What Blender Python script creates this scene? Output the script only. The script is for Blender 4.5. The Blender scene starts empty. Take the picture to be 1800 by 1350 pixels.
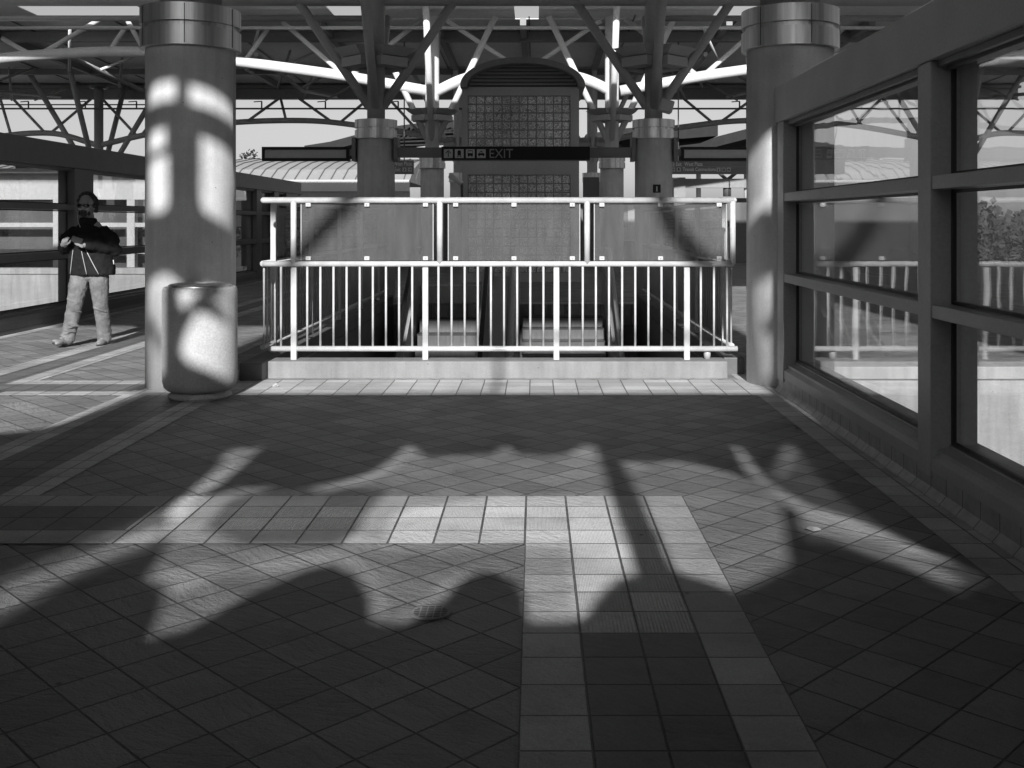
import bpy, bmesh, math, random
from mathutils import Vector, Matrix
random.seed(7)
R = math.radians
S = bpy.context.scene
COL = S.collection

# ------------------------------------------------------------------ camera, sky, sun, exposure
F, CX, CY, EYE = 1850.0, 941.0, 390.0, 1.43          # focal length and vanishing point in photo pixels
cam = bpy.data.objects.new('camera', bpy.data.cameras.new('camera')); COL.objects.link(cam)
cam.location = (0, 0, EYE); cam.rotation_euler = (R(90), 0, 0)
cam.data.sensor_width = 36; cam.data.lens = F/1800*36
cam.data.shift_x = -(CX-900)/1800; cam.data.shift_y = -(675-CY)/1800
cam.data.clip_start = 0.05; cam.data.clip_end = 3000
S.camera = cam
SUN_E = 26.0; T = math.tan(R(SUN_E))
w = bpy.data.worlds.new('World'); S.world = w; w.use_nodes = True
nt = w.node_tree
sky = nt.nodes.new('ShaderNodeTexSky'); sky.sky_type = 'NISHITA'; sky.sun_disc = False
sky.sun_elevation = R(SUN_E); sky.sun_rotation = R(180); sky.air_density = 1.0; sky.dust_density = 1.5
bw = nt.nodes.new('ShaderNodeRGBToBW')
nt.links.new(sky.outputs[0], bw.inputs[0])
bg = nt.nodes['Background']; bg.inputs[1].default_value = 0.085
nt.links.new(bw.outputs[0], bg.inputs[0])
sun = bpy.data.objects.new('sun', bpy.data.lights.new('sun', 'SUN')); COL.objects.link(sun)
sun.data.energy = 5.0; sun.data.angle = R(0.7); sun.data.color = (1, 1, 1)
sun.rotation_euler = (R(90-SUN_E), 0, 0)
S.view_settings.view_transform = 'Standard'; S.view_settings.look = 'None'
S.view_settings.gamma = 1; S.view_settings.exposure = 0.3

def P(px, py, Y):                                      # photo pixel at depth Y -> world point
    return Vector(((px-CX)/F*Y, Y, EYE-(py-CY)/F*Y))
def G(px, py):                                         # photo pixel on the floor
    Y = F*EYE/(py-CY); return (px-CX)/F*Y, Y

# ------------------------------------------------------------------ mesh helpers
class MB:
    def __init__(s): s.bm = bmesh.new()
    def box(s, x0, x1, y0, y1, z0, z1):
        vs = [s.bm.verts.new((x, y, z)) for x in (x0, x1) for y in (y0, y1) for z in (z0, z1)]
        for f in ((0,1,3,2),(4,6,7,5),(0,4,5,1),(2,3,7,6),(0,2,6,4),(1,5,7,3)):
            s.bm.faces.new([vs[i] for i in f])
        return s
    def bar(s, p, q, wx, wz):                          # square bar p->q
        p, q = Vector(p), Vector(q); d = (q-p).normalized()
        a = d.cross(Vector((0,0,1)))
        if a.length < 1e-3: a = Vector((1,0,0))
        a.normalize(); b = a.cross(d).normalized()
        L = []
        for c in (p, q):
            for (i, j) in ((-1,-1),(1,-1),(1,1),(-1,1)): L.append(s.bm.verts.new(c+a*i*wx/2+b*j*wz/2))
        s.bm.faces.new(L[3::-1]); s.bm.faces.new(L[4:8])
        for k in range(4): s.bm.faces.new((L[k], L[(k+1)%4], L[4+(k+1)%4], L[4+k]))
        return s
    def tube(s, pts, r, n=14, caps=True, r2=None):
        pts = [Vector(p) for p in pts]; rings = []; m = len(pts)
        up = None
        for i, p in enumerate(pts):
            d = (pts[min(i+1, m-1)]-pts[max(i-1, 0)]).normalized()
            if up is None: up = Vector((0,0,1)) if abs(d.z) < .9 else Vector((0,1,0))
            a = d.cross(up).normalized(); b = a.cross(d).normalized()
            rr = r if r2 is None else r+(r2-r)*i/(m-1)
            if isinstance(r, (list, tuple)): rr = r[i]
            rings.append([s.bm.verts.new(p+(a*math.cos(t)+b*math.sin(t))*rr) for t in [2*math.pi*k/n for k in range(n)]])
        for A, B in zip(rings, rings[1:]):
            for k in range(n):
                f = s.bm.faces.new((A[k], A[(k+1)%n], B[(k+1)%n], B[k])); f.smooth = True
        if caps: s.bm.faces.new(rings[0][::-1]); s.bm.faces.new(rings[-1])
        return s
    def lathe(s, prof, c=(0,0,0), n=48, smooth=True):
        c = Vector(c); rings = []
        for (r, z) in prof:
            rings.append([s.bm.verts.new(c+Vector((r*math.cos(2*math.pi*k/n), r*math.sin(2*math.pi*k/n), z))) for k in range(n)])
        for A, B in zip(rings, rings[1:]):
            for k in range(n):
                f = s.bm.faces.new((A[k], A[(k+1)%n], B[(k+1)%n], B[k])); f.smooth = smooth
        s.bm.faces.new(rings[0][::-1]); s.bm.faces.new(rings[-1])
        return s
    def prism(s, pts, axis, a, b):                     # polygon extruded along an axis; pts 2D
        def mk(u, v, t):
            return {'x': (t, u, v), 'y': (u, t, v), 'z': (u, v, t)}[axis]
        A = [s.bm.verts.new(mk(u, v, a)) for u, v in pts]; B = [s.bm.verts.new(mk(u, v, b)) for u, v in pts]
        s.bm.faces.new(A); s.bm.faces.new(B[::-1]); n = len(pts)
        for k in range(n): s.bm.faces.new((A[k], B[k], B[(k+1)%n], A[(k+1)%n]))
        return s
    def ell(s, c, r, rot=None, n=16, m=10):
        M = Matrix.Translation(Vector(c)) @ (rot.to_4x4() if rot else Matrix.Identity(4)) @ Matrix.Diagonal((r[0], r[1], r[2], 1))
        g = bmesh.ops.create_uvsphere(s.bm, u_segments=n, v_segments=m, radius=1, matrix=M)
        for v in g['verts']:
            for f in v.link_faces: f.smooth = True
        return s
    def build(s, name, mat, parent=None, bevel=0, loc=None):
        bmesh.ops.recalc_face_normals(s.bm, faces=s.bm.faces)
        W = Vector(loc or (0,0,0))
        if parent:                                     # vertices are given in world space; keep them there under the parent
            W = Vector((0,0,0)); q = parent
            while q: W += q.location; q = q.parent
        for v in s.bm.verts: v.co -= W
        me = bpy.data.meshes.new(name); s.bm.to_mesh(me); s.bm.free()
        o = bpy.data.objects.new(name, me); COL.objects.link(o)
        me.materials.append(mat)
        if parent: o.parent = parent
        elif loc is not None: o.location = loc
        if bevel:
            b = o.modifiers.new('bevel', 'BEVEL'); b.width = bevel; b.segments = 2; b.limit_method = 'ANGLE'; b.angle_limit = R(40)
        return o
def tag(o, label=None, cat=None, group=None, kind=None):
    if label: o['label'] = label
    if cat: o['category'] = cat
    if group: o['group'] = group
    if kind: o['kind'] = kind
    return o
def thing(name, label, cat, loc=(0,0,0), group=None):
    o = bpy.data.objects.new(name, None); COL.objects.link(o); o.location = loc; o.empty_display_size = .1
    return tag(o, label, cat, group)
def struct(mb, name, mat): return tag(mb.build(name, mat), kind='structure')
def copy_tree(o, parent=None):
    c = o.copy(); COL.objects.link(c); c.parent = parent
    for ch in list(o.children): copy_tree(ch, c)
    return c

# ------------------------------------------------------------------ materials (the photograph is black and white: all greys)
def newmat(name):
    m = bpy.data.materials.new(name); m.use_nodes = True
    return m, m.node_tree, m.node_tree.nodes['Principled BSDF']
def math_(nt, op, a, b=None, c=None):
    n = nt.nodes.new('ShaderNodeMath'); n.operation = op
    for i, v in enumerate((a, b, c)):
        if v is None: continue
        if isinstance(v, (int, float)): n.inputs[i].default_value = v
        else: nt.links.new(v, n.inputs[i])
    return n.outputs[0]
def ramp(nt, fac, a, b, va, vb):
    n = nt.nodes.new('ShaderNodeMapRange'); nt.links.new(fac, n.inputs[0])
    for i, v in zip((1,2,3,4), (a, b, va, vb)): n.inputs[i].default_value = v
    return n.outputs[0]
def noise(nt, vec, scale, detail=4, rough=.55):
    n = nt.nodes.new('ShaderNodeTexNoise'); n.inputs['Scale'].default_value = scale
    n.inputs['Detail'].default_value = detail; n.inputs['Roughness'].default_value = rough
    if vec is not None: nt.links.new(vec, n.inputs['Vector'])
    return n.outputs[0]
def pos(nt, sc=(1,1,1), obj=False):
    if obj: o = nt.nodes.new('ShaderNodeTexCoord').outputs['Object']
    else: o = nt.nodes.new('ShaderNodeNewGeometry').outputs['Position']
    m = nt.nodes.new('ShaderNodeMapping'); m.inputs['Scale'].default_value = sc
    nt.links.new(o, m.inputs[0]); return m.outputs[0]
def bump(nt, bs, h, strength, dist=.01):
    b = nt.nodes.new('ShaderNodeBump'); b.inputs['Strength'].default_value = strength; b.inputs['Distance'].default_value = dist
    nt.links.new(h, b.inputs['Height']); nt.links.new(b.outputs[0], bs.inputs['Normal']); return b
def surf(name, v, rough=.6, metal=0, var=.15, sc=3, stretch=(1,1,1), bmp=0, bsc=60, bdist=.004, spec=.5, fine=.08):
    m, nt, bs = newmat(name)
    p = pos(nt, stretch, True)
    a = ramp(nt, noise(nt, p, sc), .3, .7, 1-var, 1+var)
    b = ramp(nt, noise(nt, p, sc*17, 3), .3, .7, 1-fine, 1+fine)
    nt.links.new(math_(nt, 'MULTIPLY', math_(nt, 'MULTIPLY', a, b), v), bs.inputs['Base Color'])
    bs.inputs['Metallic'].default_value = metal; bs.inputs['Specular IOR Level'].default_value = spec
    nt.links.new(ramp(nt, noise(nt, p, sc*4), .2, .8, max(.03, rough-.1), min(1, rough+.1)), bs.inputs['Roughness'])
    if bmp: bump(nt, bs, noise(nt, pos(nt, (1,1,1), True), bsc), bmp, bdist)
    return m
def concrete(name, v, streak=.25):
    m, nt, bs = newmat(name)
    p = pos(nt, (1,1,1), True)
    a = ramp(nt, noise(nt, p, 2.2, 6, .6), .3, .7, .82, 1.12)
    st = ramp(nt, noise(nt, pos(nt, (6,6,.5), True), 2.0, 4), .35, .75, 1.06, 1-streak)
    sp = ramp(nt, noise(nt, p, 90, 2), .3, .75, .9, 1.08)
    vo = nt.nodes.new('ShaderNodeTexVoronoi'); vo.inputs['Scale'].default_value = 9; nt.links.new(p, vo.inputs['Vector'])
    pits = ramp(nt, vo.outputs['Distance'], .035, .06, .3, 1)
    keep = ramp(nt, noise(nt, p, 5, 1), .52, .56, 0, 1)
    pits = math_(nt, 'MAXIMUM', pits, keep)
    c = math_(nt, 'MULTIPLY', math_(nt, 'MULTIPLY', math_(nt, 'MULTIPLY', math_(nt, 'MULTIPLY', a, st), sp), pits), v)
    nt.links.new(c, bs.inputs['Base Color']); bs.inputs['Roughness'].default_value = .8
    h = math_(nt, 'ADD', math_(nt, 'MULTIPLY', noise(nt, p, 45, 4), .4), math_(nt, 'MULTIPLY', pits, .6))
    bump(nt, bs, h, .25, .006)
    return m
def tiles(name, v, diag=False, ribs=False, size=.2033, ox=0, oy=0, rough=.48, grout=.35, relief=.5, seamx=True):
    m, nt, bs = newmat(name)
    g = nt.nodes.new('ShaderNodeNewGeometry'); sp = nt.nodes.new('ShaderNodeSeparateXYZ')
    nt.links.new(g.outputs['Position'], sp.inputs[0]); X, Y = sp.outputs[0], sp.outputs[1]
    X = math_(nt, 'SUBTRACT', X, ox); Y = math_(nt, 'SUBTRACT', Y, oy)
    if diag:
        k = math.sqrt(.5)
        U = math_(nt, 'MULTIPLY', math_(nt, 'ADD', X, Y), k/size); V = math_(nt, 'MULTIPLY', math_(nt, 'SUBTRACT', X, Y), k/size)
    else:
        U = math_(nt, 'MULTIPLY', X, 1/size); V = math_(nt, 'MULTIPLY', Y, 1/size)
    def edge(u):
        f = math_(nt, 'FRACT', u); return math_(nt, 'SUBTRACT', .5, math_(nt, 'ABSOLUTE', math_(nt, 'SUBTRACT', f, .5)))
    eu, ev = edge(U), edge(V)
    d = math_(nt, 'MINIMUM', eu, ev)
    p = pos(nt)
    wob = math_(nt, 'MULTIPLY', math_(nt, 'SUBTRACT', noise(nt, p, 18, 2), .5), .018)
    d = math_(nt, 'ADD', d, wob)
    gm = ramp(nt, d, .012, .024, 0, 1)
    cb = nt.nodes.new('ShaderNodeCombineXYZ'); nt.links.new(math_(nt, 'FLOOR', U), cb.inputs[0]); nt.links.new(math_(nt, 'FLOOR', V), cb.inputs[1])
    wn = nt.nodes.new('ShaderNodeTexWhiteNoise'); wn.noise_dimensions = '2D'; nt.links.new(cb.outputs[0], wn.inputs['Vector'])
    tone = ramp(nt, wn.outputs['Value'], 0, 1, .82, 1.18)
    n1 = ramp(nt, noise(nt, p, 1.3, 5), .3, .7, .8, 1.15)
    n2 = ramp(nt, noise(nt, p, 150, 3, .7), .3, .7, .82, 1.18)
    # each tile gets its own cleft direction
    off = nt.nodes.new('ShaderNodeVectorMath'); off.operation = 'SCALE'; nt.links.new(wn.outputs['Color'], off.inputs[0]); off.inputs['Scale'].default_value = 40
    rot = nt.nodes.new('ShaderNodeVectorRotate'); rot.rotation_type = 'Z_AXIS'; nt.links.new(p, rot.inputs['Vector'])
    nt.links.new(math_(nt, 'MULTIPLY', wn.outputs['Value'], 1.2), rot.inputs['Angle'])
    ad = nt.nodes.new('ShaderNodeVectorMath'); ad.operation = 'ADD'; nt.links.new(rot.outputs[0], ad.inputs[0]); nt.links.new(off.outputs[0], ad.inputs[1])
    mp = nt.nodes.new('ShaderNodeMapping'); mp.inputs['Scale'].default_value = (1, 3.2, 1); nt.links.new(ad.outputs[0], mp.inputs[0])
    cleft = math_(nt, 'ADD', math_(nt, 'MULTIPLY', noise(nt, mp.outputs[0], 11, 6, .6), .65), math_(nt, 'MULTIPLY', noise(nt, p, 75, 4, .6), .35))
    vo = nt.nodes.new('ShaderNodeTexVoronoi'); vo.inputs['Scale'].default_value = 2.3; nt.links.new(p, vo.inputs['Vector'])
    spots = ramp(nt, vo.outputs['Distance'], .018, .03, .45, 1)
    stain = ramp(nt, noise(nt, p, 3.1, 6, .7), .52, .68, 1, .78)
    c = math_(nt, 'MULTIPLY', math_(nt, 'MULTIPLY', math_(nt, 'MULTIPLY', math_(nt, 'MULTIPLY', math_(nt, 'MULTIPLY', tone, n1), n2), v), spots), stain)
    mix = nt.nodes.new('ShaderNodeMix'); mix.data_type = 'FLOAT'
    nt.links.new(gm, mix.inputs[0]); mix.inputs[2].default_value = v*grout; nt.links.new(c, mix.inputs[3])
    nt.links.new(mix.outputs[0], bs.inputs['Base Color'])
    nt.links.new(ramp(nt, cleft, .3, .7, rough-.1, rough+.15), bs.inputs['Roughness'])
    h = math_(nt, 'ADD', math_(nt, 'MULTIPLY', cleft, relief*.55), math_(nt, 'MULTIPLY', gm, .3))
    if ribs:
        rx = math_(nt, 'SINE', math_(nt, 'MULTIPLY', X, 2*math.pi/.0127)); ry = math_(nt, 'SINE', math_(nt, 'MULTIPLY', Y, 2*math.pi/.0127))
        h = math_(nt, 'ADD', h, math_(nt, 'MULTIPLY', math_(nt, 'ADD', rx, math_(nt, 'MULTIPLY', ry, .6)), .05))
    bump(nt, bs, h, 1.0, .055); bs.inputs['Specular IOR Level'].default_value = .35
    return m
def glassmat(name, tint=.8, refl=1.6, dirt=.0, base=.0, dval=.6, dsc=5):
    m, nt, bs = newmat(name)
    out = nt.nodes['Material Output']
    tr = nt.nodes.new('ShaderNodeBsdfTransparent'); tr.inputs[0].default_value = (tint,)*3+(1,)
    gl = nt.nodes.new('ShaderNodeBsdfGlossy'); gl.inputs['Roughness'].default_value = .004; gl.inputs[0].default_value = (1,1,1,1)
    wav = nt.nodes.new('ShaderNodeBump'); wav.inputs['Strength'].default_value = .06; wav.inputs['Distance'].default_value = .01
    nt.links.new(noise(nt, pos(nt), 3.5, 1), wav.inputs['Height']); nt.links.new(wav.outputs[0], gl.inputs['Normal'])
    gi = nt.nodes.new('ShaderNodeNewGeometry'); dt = nt.nodes.new('ShaderNodeVectorMath'); dt.operation = 'DOT_PRODUCT'
    nt.links.new(gi.outputs['Incoming'], dt.inputs[0]); nt.links.new(gi.outputs['Normal'], dt.inputs[1])
    c1 = math_(nt, 'SUBTRACT', 1, math_(nt, 'ABSOLUTE', dt.outputs['Value']))         # Schlick reflectance, same from both faces
    fac = math_(nt, 'MINIMUM', math_(nt, 'MULTIPLY', math_(nt, 'ADD', .04, math_(nt, 'MULTIPLY', math_(nt, 'POWER', c1, 5), .96)), refl), 1)
    mx = nt.nodes.new('ShaderNodeMixShader'); nt.links.new(fac, mx.inputs[0]); nt.links.new(tr.outputs[0], mx.inputs[1]); nt.links.new(gl.outputs[0], mx.inputs[2])
    last = mx
    if dirt or base:
        df = nt.nodes.new('ShaderNodeBsdfDiffuse'); df.inputs[0].default_value = (dval,)*3+(1,)
        a = noise(nt, pos(nt, (3,3,.6)), dsc, 6, .65); b = noise(nt, pos(nt, (1,1,1)), dsc*9, 4, .7)
        streaks = math_(nt, 'MULTIPLY', ramp(nt, a, .35, .75, 0, 1), ramp(nt, b, .3, .7, .5, 1))
        fc = math_(nt, 'ADD', math_(nt, 'MULTIPLY', streaks, dirt), base)
        m2 = nt.nodes.new('ShaderNodeMixShader'); nt.links.new(fc, m2.inputs[0]); nt.links.new(mx.outputs[0], m2.inputs[1]); nt.links.new(df.outputs[0], m2.inputs[2]); last = m2
    nt.links.new(last.outputs[0], out.inputs[0]); nt.nodes.remove(bs)
    return m
def blockglass(name):
    m, nt, bs = newmat(name)
    p = pos(nt, (1,1,1))
    n1 = nt.nodes.new('ShaderNodeTexNoise'); n1.inputs['Scale'].default_value = 11; n1.inputs['Detail'].default_value = 2; n1.inputs['Distortion'].default_value = 3.5
    nt.links.new(p, n1.inputs['Vector'])
    big = ramp(nt, noise(nt, p, .6, 2), .3, .7, .6, 1.5)
    c = math_(nt, 'MULTIPLY', ramp(nt, n1.outputs[0], .34, .66, .28, 1.1), big)  # refraction pattern of the blocks painted into the colour as noise
    nt.links.new(c, bs.inputs['Base Color']); bs.inputs['Roughness'].default_value = .12; bs.inputs['Metallic'].default_value = .1
    bump(nt, bs, n1.outputs[0], .8, .03)
    return m

M = {}
M['field'] = tiles('slate_field_tile', .31, relief=.8, diag=True, ox=-.047, oy=4.666)
M['light'] = tiles('light_border_tile', .56, ox=-.047, oy=4.666)
M['dark'] = tiles('dark_band_tile', .20, ox=-.047, oy=4.666, relief=.15)
M['tactile'] = tiles('ribbed_tactile_tile', .84, ox=-.047, oy=4.666, ribs=True, relief=.05, rough=.5, grout=.2)
M['concrete'] = concrete('column_concrete', .58, .12)
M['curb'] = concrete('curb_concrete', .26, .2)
M['parapet'] = concrete('parapet_concrete', .42, .3)
M['can'] = surf('exposed_aggregate_concrete', .50, .85, var=.08, sc=4, bmp=.3, bsc=220, fine=.15)
M['white'] = surf('white_rail_paint', .57, .4, var=.14, sc=9, fine=.08, bmp=.05, bsc=40)
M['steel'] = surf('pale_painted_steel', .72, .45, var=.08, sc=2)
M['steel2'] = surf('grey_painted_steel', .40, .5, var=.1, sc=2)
M['deck'] = surf('roof_deck_soffit', .86, .6, var=.08, sc=.5)
M['fascia'] = surf('roof_fascia_paint', .26, .55, var=.08, sc=.5)
M['frame'] = surf('grey_window_frame', .38, .42, var=.08, sc=3, bmp=.06, bsc=120)
M['frame_dark'] = surf('dark_window_frame', .14, .42, var=.08, sc=3)
M['stain'] = surf('brushed_stainless', .72, .42, metal=.7, var=.3, sc=3, stretch=(6,6,.1), fine=.1)
M['seal'] = surf('black_rubber', .03, .5)
M['black'] = surf('sign_black', .022, .6, var=.05, spec=.2)
M['pict'] = surf('sign_pictogram_grey', .50, .5, var=.03)
M['letter'] = surf('sign_letter_grey', .26, .5, var=.03)
M['panelgrey'] = surf('display_panel_grey', .42, .45, var=.05)
M['glass'] = glassmat('window_glass', .90, 1.1, dirt=.05, dval=.7, dsc=4)
M['dirty'] = glassmat('dirty_glass_panel', .80, 1.0, dirt=.07, base=.095, dval=.5, dsc=4)
M['block'] = blockglass('glass_block')
M['elev'] = surf('elevator_wall_paint', .46, .5, var=.08, sc=1.5)
M['whitewall'] = surf('white_building_wall', .52, .6, var=.06, sc=.8)
M['roofmetal'] = surf('standing_seam_roof', .38, .4, var=.06, sc=.4)
M['darkglass'] = surf('dark_far_glazing', .10, .12, var=.5, sc=.6)
M['ground'] = surf('asphalt_ground', .07, .9, var=.25, sc=.05)
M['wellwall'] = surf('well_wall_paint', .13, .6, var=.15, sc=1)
M['step'] = surf('escalator_step_metal', .12, .4, metal=.3, var=.15, sc=3, stretch=(12,1,1))
M['foliage'] = surf('foliage', .032, .7, var=.5, sc=.9, fine=.3)
M['bark'] = surf('bark', .10, .9, var=.3, sc=4)
M['iron'] = surf('cast_iron', .26, .6, metal=0, var=.3, sc=20)
M['leaf'] = surf('dry_leaf', .5, .7, var=.2, sc=30)
mtt = bpy.data.materials.new('sun_filter'); mtt.use_nodes = True; n_t = mtt.node_tree; n_t.nodes.remove(n_t.nodes['Principled BSDF'])
tr_ = n_t.nodes.new('ShaderNodeBsdfTransparent'); tr_.inputs[0].default_value = (.85,.85,.85,1); n_t.links.new(tr_.outputs[0], n_t.nodes['Material Output'].inputs[0]); M['tint'] = mtt
M['far'] = surf('dark_far_steel', .035, .9, var=.1, spec=.05)
M['denim'] = surf('pale_denim', .17, .9, var=.45, sc=7, bmp=.4, bsc=500)
M['jacket'] = surf('black_jacket_cloth', .014, .85, var=.3, sc=8, bmp=.3, bsc=60, bdist=.01, spec=.2)
M['skin'] = surf('skin', .30, .55, var=.12, sc=14)
M['hair'] = surf('dark_hair', .03, .8, var=.4, sc=60, bmp=.8, bsc=160)
M['shoe'] = surf('worn_shoe_leather', .22, .7, var=.3, sc=20)
M['lens'] = surf('dark_lens', .01, .06)
M['screen'] = surf('light_blocker_paint', .07, .7, var=.1, sc=2)  # dark coat for the added light-blocking walls and the near deck

# ================================================================== STRUCTURE
# ground far below the elevated concourse
mb = MB(); mb.box(-1500, 1500, -600, 2600, -6.6, -6.5); struct(mb, 'ground', M['ground'])
# concourse floor, with the escalator well left open: X[-2.45,1.76] Y[9.9,18.2]
WX0, WX1, WY0, WY1 = -2.45, 1.76, 9.9, 18.2
mb = MB()
mb.box(-6.95, 2.3, -3.0, WY0, -.35, 0); mb.box(-6.95, WX0-.2, WY0, WY1, -.35, 0); mb.box(WX1+.2, 9.5, WY0, WY1, -.35, 0)
mb.box(-6.95, 16.0, WY1, 52, -.35, 0)
bmesh.ops.remove_doubles(mb.bm, verts=mb.bm.verts, dist=1e-5)
struct(mb, 'floor', M['field'])
def sheet(name, mat, rects, z):
    mb = MB()
    for (x0, x1, y0, y1) in rects:
        mb.bm.faces.new([mb.bm.verts.new(p) for p in ((x0,y0,z),(x1,y0,z),(x1,y1,z),(x0,y1,z))])
    return struct(mb, name, mat)
t = .2033
bx0 = -.047; by0 = 4.666; bxs = [bx0, bx0+t, bx0+3*t, bx0+4*t]; bys = [by0, by0+t, by0+3*t, by0+4*t]
LBX = [-3.40, -3.197, -2.79, -2.587]                       # left vertical band
FBX = [-5.17, -4.967, -4.66, -4.457]                       # far-left vertical band
tacL = -1.9
light = [(bxs[0], bxs[1], -3, bys[0]), (-6.5, bxs[1], bys[0], bys[1]), (bxs[2], bxs[3], -3, bys[3]), (-6.5, bxs[2], bys[2], bys[3]),
         (LBX[0], LBX[1], bys[3], 8.65), (LBX[2], LBX[3], bys[3], 8.65), (1.83, 2.06, -3, 9.9),
         (FBX[0], FBX[1], bys[3], 30), (FBX[2], FBX[3], bys[3], 8.65), (FBX[2], FBX[3], 9.46, 30),
         (-6.66, -6.5, -3, 30), (FBX[3], LBX[0], 8.65, 8.85), (LBX[0], 1.83, 8.65, 9.5), (FBX[2], LBX[0], 9.25, 9.46),
         (-3.4, -3.197, 9.5, 18), (-2.86, -2.66, 9.5, 18), (-2.45, 1.76, 18.3, 18.7)]
sheet('floor_border_tiles', M['light'], light, .004)
dark = [(-6.5, tacL, bys[1], bys[2]), (bxs[1], bxs[2], -3, by0-5*t), (LBX[1], LBX[2], bys[3], 8.65), (FBX[1], FBX[2], bys[3], 8.65),
        (FBX[1], FBX[2], 8.65, 30), (FBX[2], LBX[0], 8.85, 9.25)]
sheet('floor_dark_tiles', M['dark'], dark, .004)
sheet('floor_tactile_tiles', M['tactile'], [(tacL, bxs[2], bys[1], bys[2]), (bxs[1], bxs[2], by0-5*t, bys[1])], .004)

# ------------------------------------------------------------------ columns
def concrete_column(x, y, r, label, zt, tube_r, tube_top, zc0, zc1, side=False):
    o = thing('column', label, 'column', (x, y, 0), 'concrete columns of the concourse')
    mb = MB(); mb.lathe([(r, 0), (r, zc0+.02)], (x, y, 0), 72); mb.build('shaft', M['concrete'], o, loc=(x,y,0))
    h = (zc1-zc0)
    mb = MB(); R1 = r+.045
    mb.lathe([(R1, zc0), (R1, zc0+h*.46), (r+.012, zc0+h*.46), (r+.012, zc0+h*.58), (R1, zc0+h*.58), (R1, zc1), (r*.4, zc1)], (x, y, 0), 72, smooth=True)
    c = mb.build('collar', M['stain'], o, loc=(x,y,0))
    md = c.modifiers.new('es', 'EDGE_SPLIT'); md.split_angle = R(40)
    mb = MB()
    for k in range(6):
        a = R(-90+11+60*k); mb.bar((x+(R1+.002)*math.cos(a), y+(R1+.002)*math.sin(a), zc0+.01), (x+(R1+.002)*math.cos(a), y+(R1+.002)*math.sin(a), zc1-.01), .006, .006)
    mb.build('collar_seam', M['seal'], o, loc=(x,y,0))
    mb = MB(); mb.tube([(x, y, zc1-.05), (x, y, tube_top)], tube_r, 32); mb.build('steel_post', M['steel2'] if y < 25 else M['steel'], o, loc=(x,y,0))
    return o
CL, CR = -2.97, 2.24
concrete_column(-3.01, 9.2, .378, 'large round concrete column standing behind the concrete trash can', 0, .26, 7.45, 2.92, 3.27)
concrete_column(2.27, 9.38, .381, 'large round concrete column at the end of the right window wall', 0, .26, 7.45, 2.95, 3.30)
NAMES = {(2,'l'): 'concrete column left of the escalator well with a dark display panel at its left',
         (2,'r'): 'concrete column right of the escalator well with a small black number plate on it',
         (3,'l'): 'slim column just left of the elevator tower, its steel post partly sunlit',
         (3,'r'): 'slim column just right of the elevator tower, its steel post partly sunlit',
         (4,'l'): 'distant column half hidden at the left edge of the elevator tower',
         (4,'r'): 'distant column half hidden at the right edge of the elevator tower',
         (4,'x'): 'bare distant canopy column rising above the left window wall beam',
         (4,'y'): 'bare distant canopy column seen beyond the right window wall'}
def uplight(o, x, y, z, s):
    mb = MB(); m2 = MB()
    for k in range(4):
        a = R(45+90*k); rot = Matrix.Rotation(a, 4, 'Z')
        def q(u, v, zz): p = rot @ Vector((u, v, 0)); return (x+p.x, y+p.y, zz)
        hw = .30*s
        b = [q(.25*s,-hw,z), q(.56*s,-hw,z), q(.56*s,hw,z), q(.25*s,hw,z)]; tt = [q(.25*s,-hw,z+.17*s), q(.56*s,-hw,z+.17*s), q(.56*s,hw,z+.17*s), q(.25*s,hw,z+.17*s)]
        vb = [mb.bm.verts.new(p) for p in b]; vt = [mb.bm.verts.new(p) for p in tt]
        mb.bm.faces.new(vb); mb.bm.faces.new(vt)
        for i in range(4): mb.bm.faces.new((vb[i], vb[(i+1)%4], vt[(i+1)%4], vt[i]))
        b = [q(.22*s,-hw*.9,z+.19*s), q(.54*s,-hw*.9,z+.19*s), q(.54*s,hw*.9,z+.19*s), q(.22*s,hw*.9,z+.19*s)]
        tt = [q(.2*s,-hw*1.1,z+.40*s), q(.72*s,-hw*1.25,z+.33*s), q(.72*s,hw*1.25,z+.33*s), q(.2*s,hw*1.1,z+.40*s)]
        vb = [m2.bm.verts.new(p) for p in b]; vt = [m2.bm.verts.new(p) for p in tt]
        m2.bm.faces.new(vb); m2.bm.faces.new(vt)
        for i in range(4): m2.bm.faces.new((vb[i], vb[(i+1)%4], vt[(i+1)%4], vt[i]))
    mb.build('light_box', M['steel2'], o, loc=(x,y,0)); m2.build('light_reflector', M['steel2'], o, loc=(x,y,0))
def struts(o, x, y, z0, z1, run, r, mat):
    for dx, dy in ((1,0),(-1,0),(0,1),(0,-1)):
        mb = MB(); mb.tube([(x+dx*.12, y+dy*.12, z0), (x+dx*run, y+dy*run, z1)], r, 16); mb.build('strut', mat, o, loc=(x,y,0))
for row, Yc in ((2, 19.5), (3, 30.1), (4, 40.5)):
    for sd, X in (('l', -2.95), ('r', 2.19)):
        r = .345 if row == 2 else .335
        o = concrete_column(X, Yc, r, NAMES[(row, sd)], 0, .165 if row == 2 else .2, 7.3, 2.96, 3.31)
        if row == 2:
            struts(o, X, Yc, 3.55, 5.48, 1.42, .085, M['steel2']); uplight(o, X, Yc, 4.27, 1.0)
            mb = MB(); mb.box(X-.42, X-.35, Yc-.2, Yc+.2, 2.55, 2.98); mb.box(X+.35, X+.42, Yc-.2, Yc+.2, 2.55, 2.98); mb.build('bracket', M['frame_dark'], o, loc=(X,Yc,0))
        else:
            struts(o, X, Yc, 3.75, 7.3, 1.8, .09, M['steel']); uplight(o, X, Yc, 4.30, .95)
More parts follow.
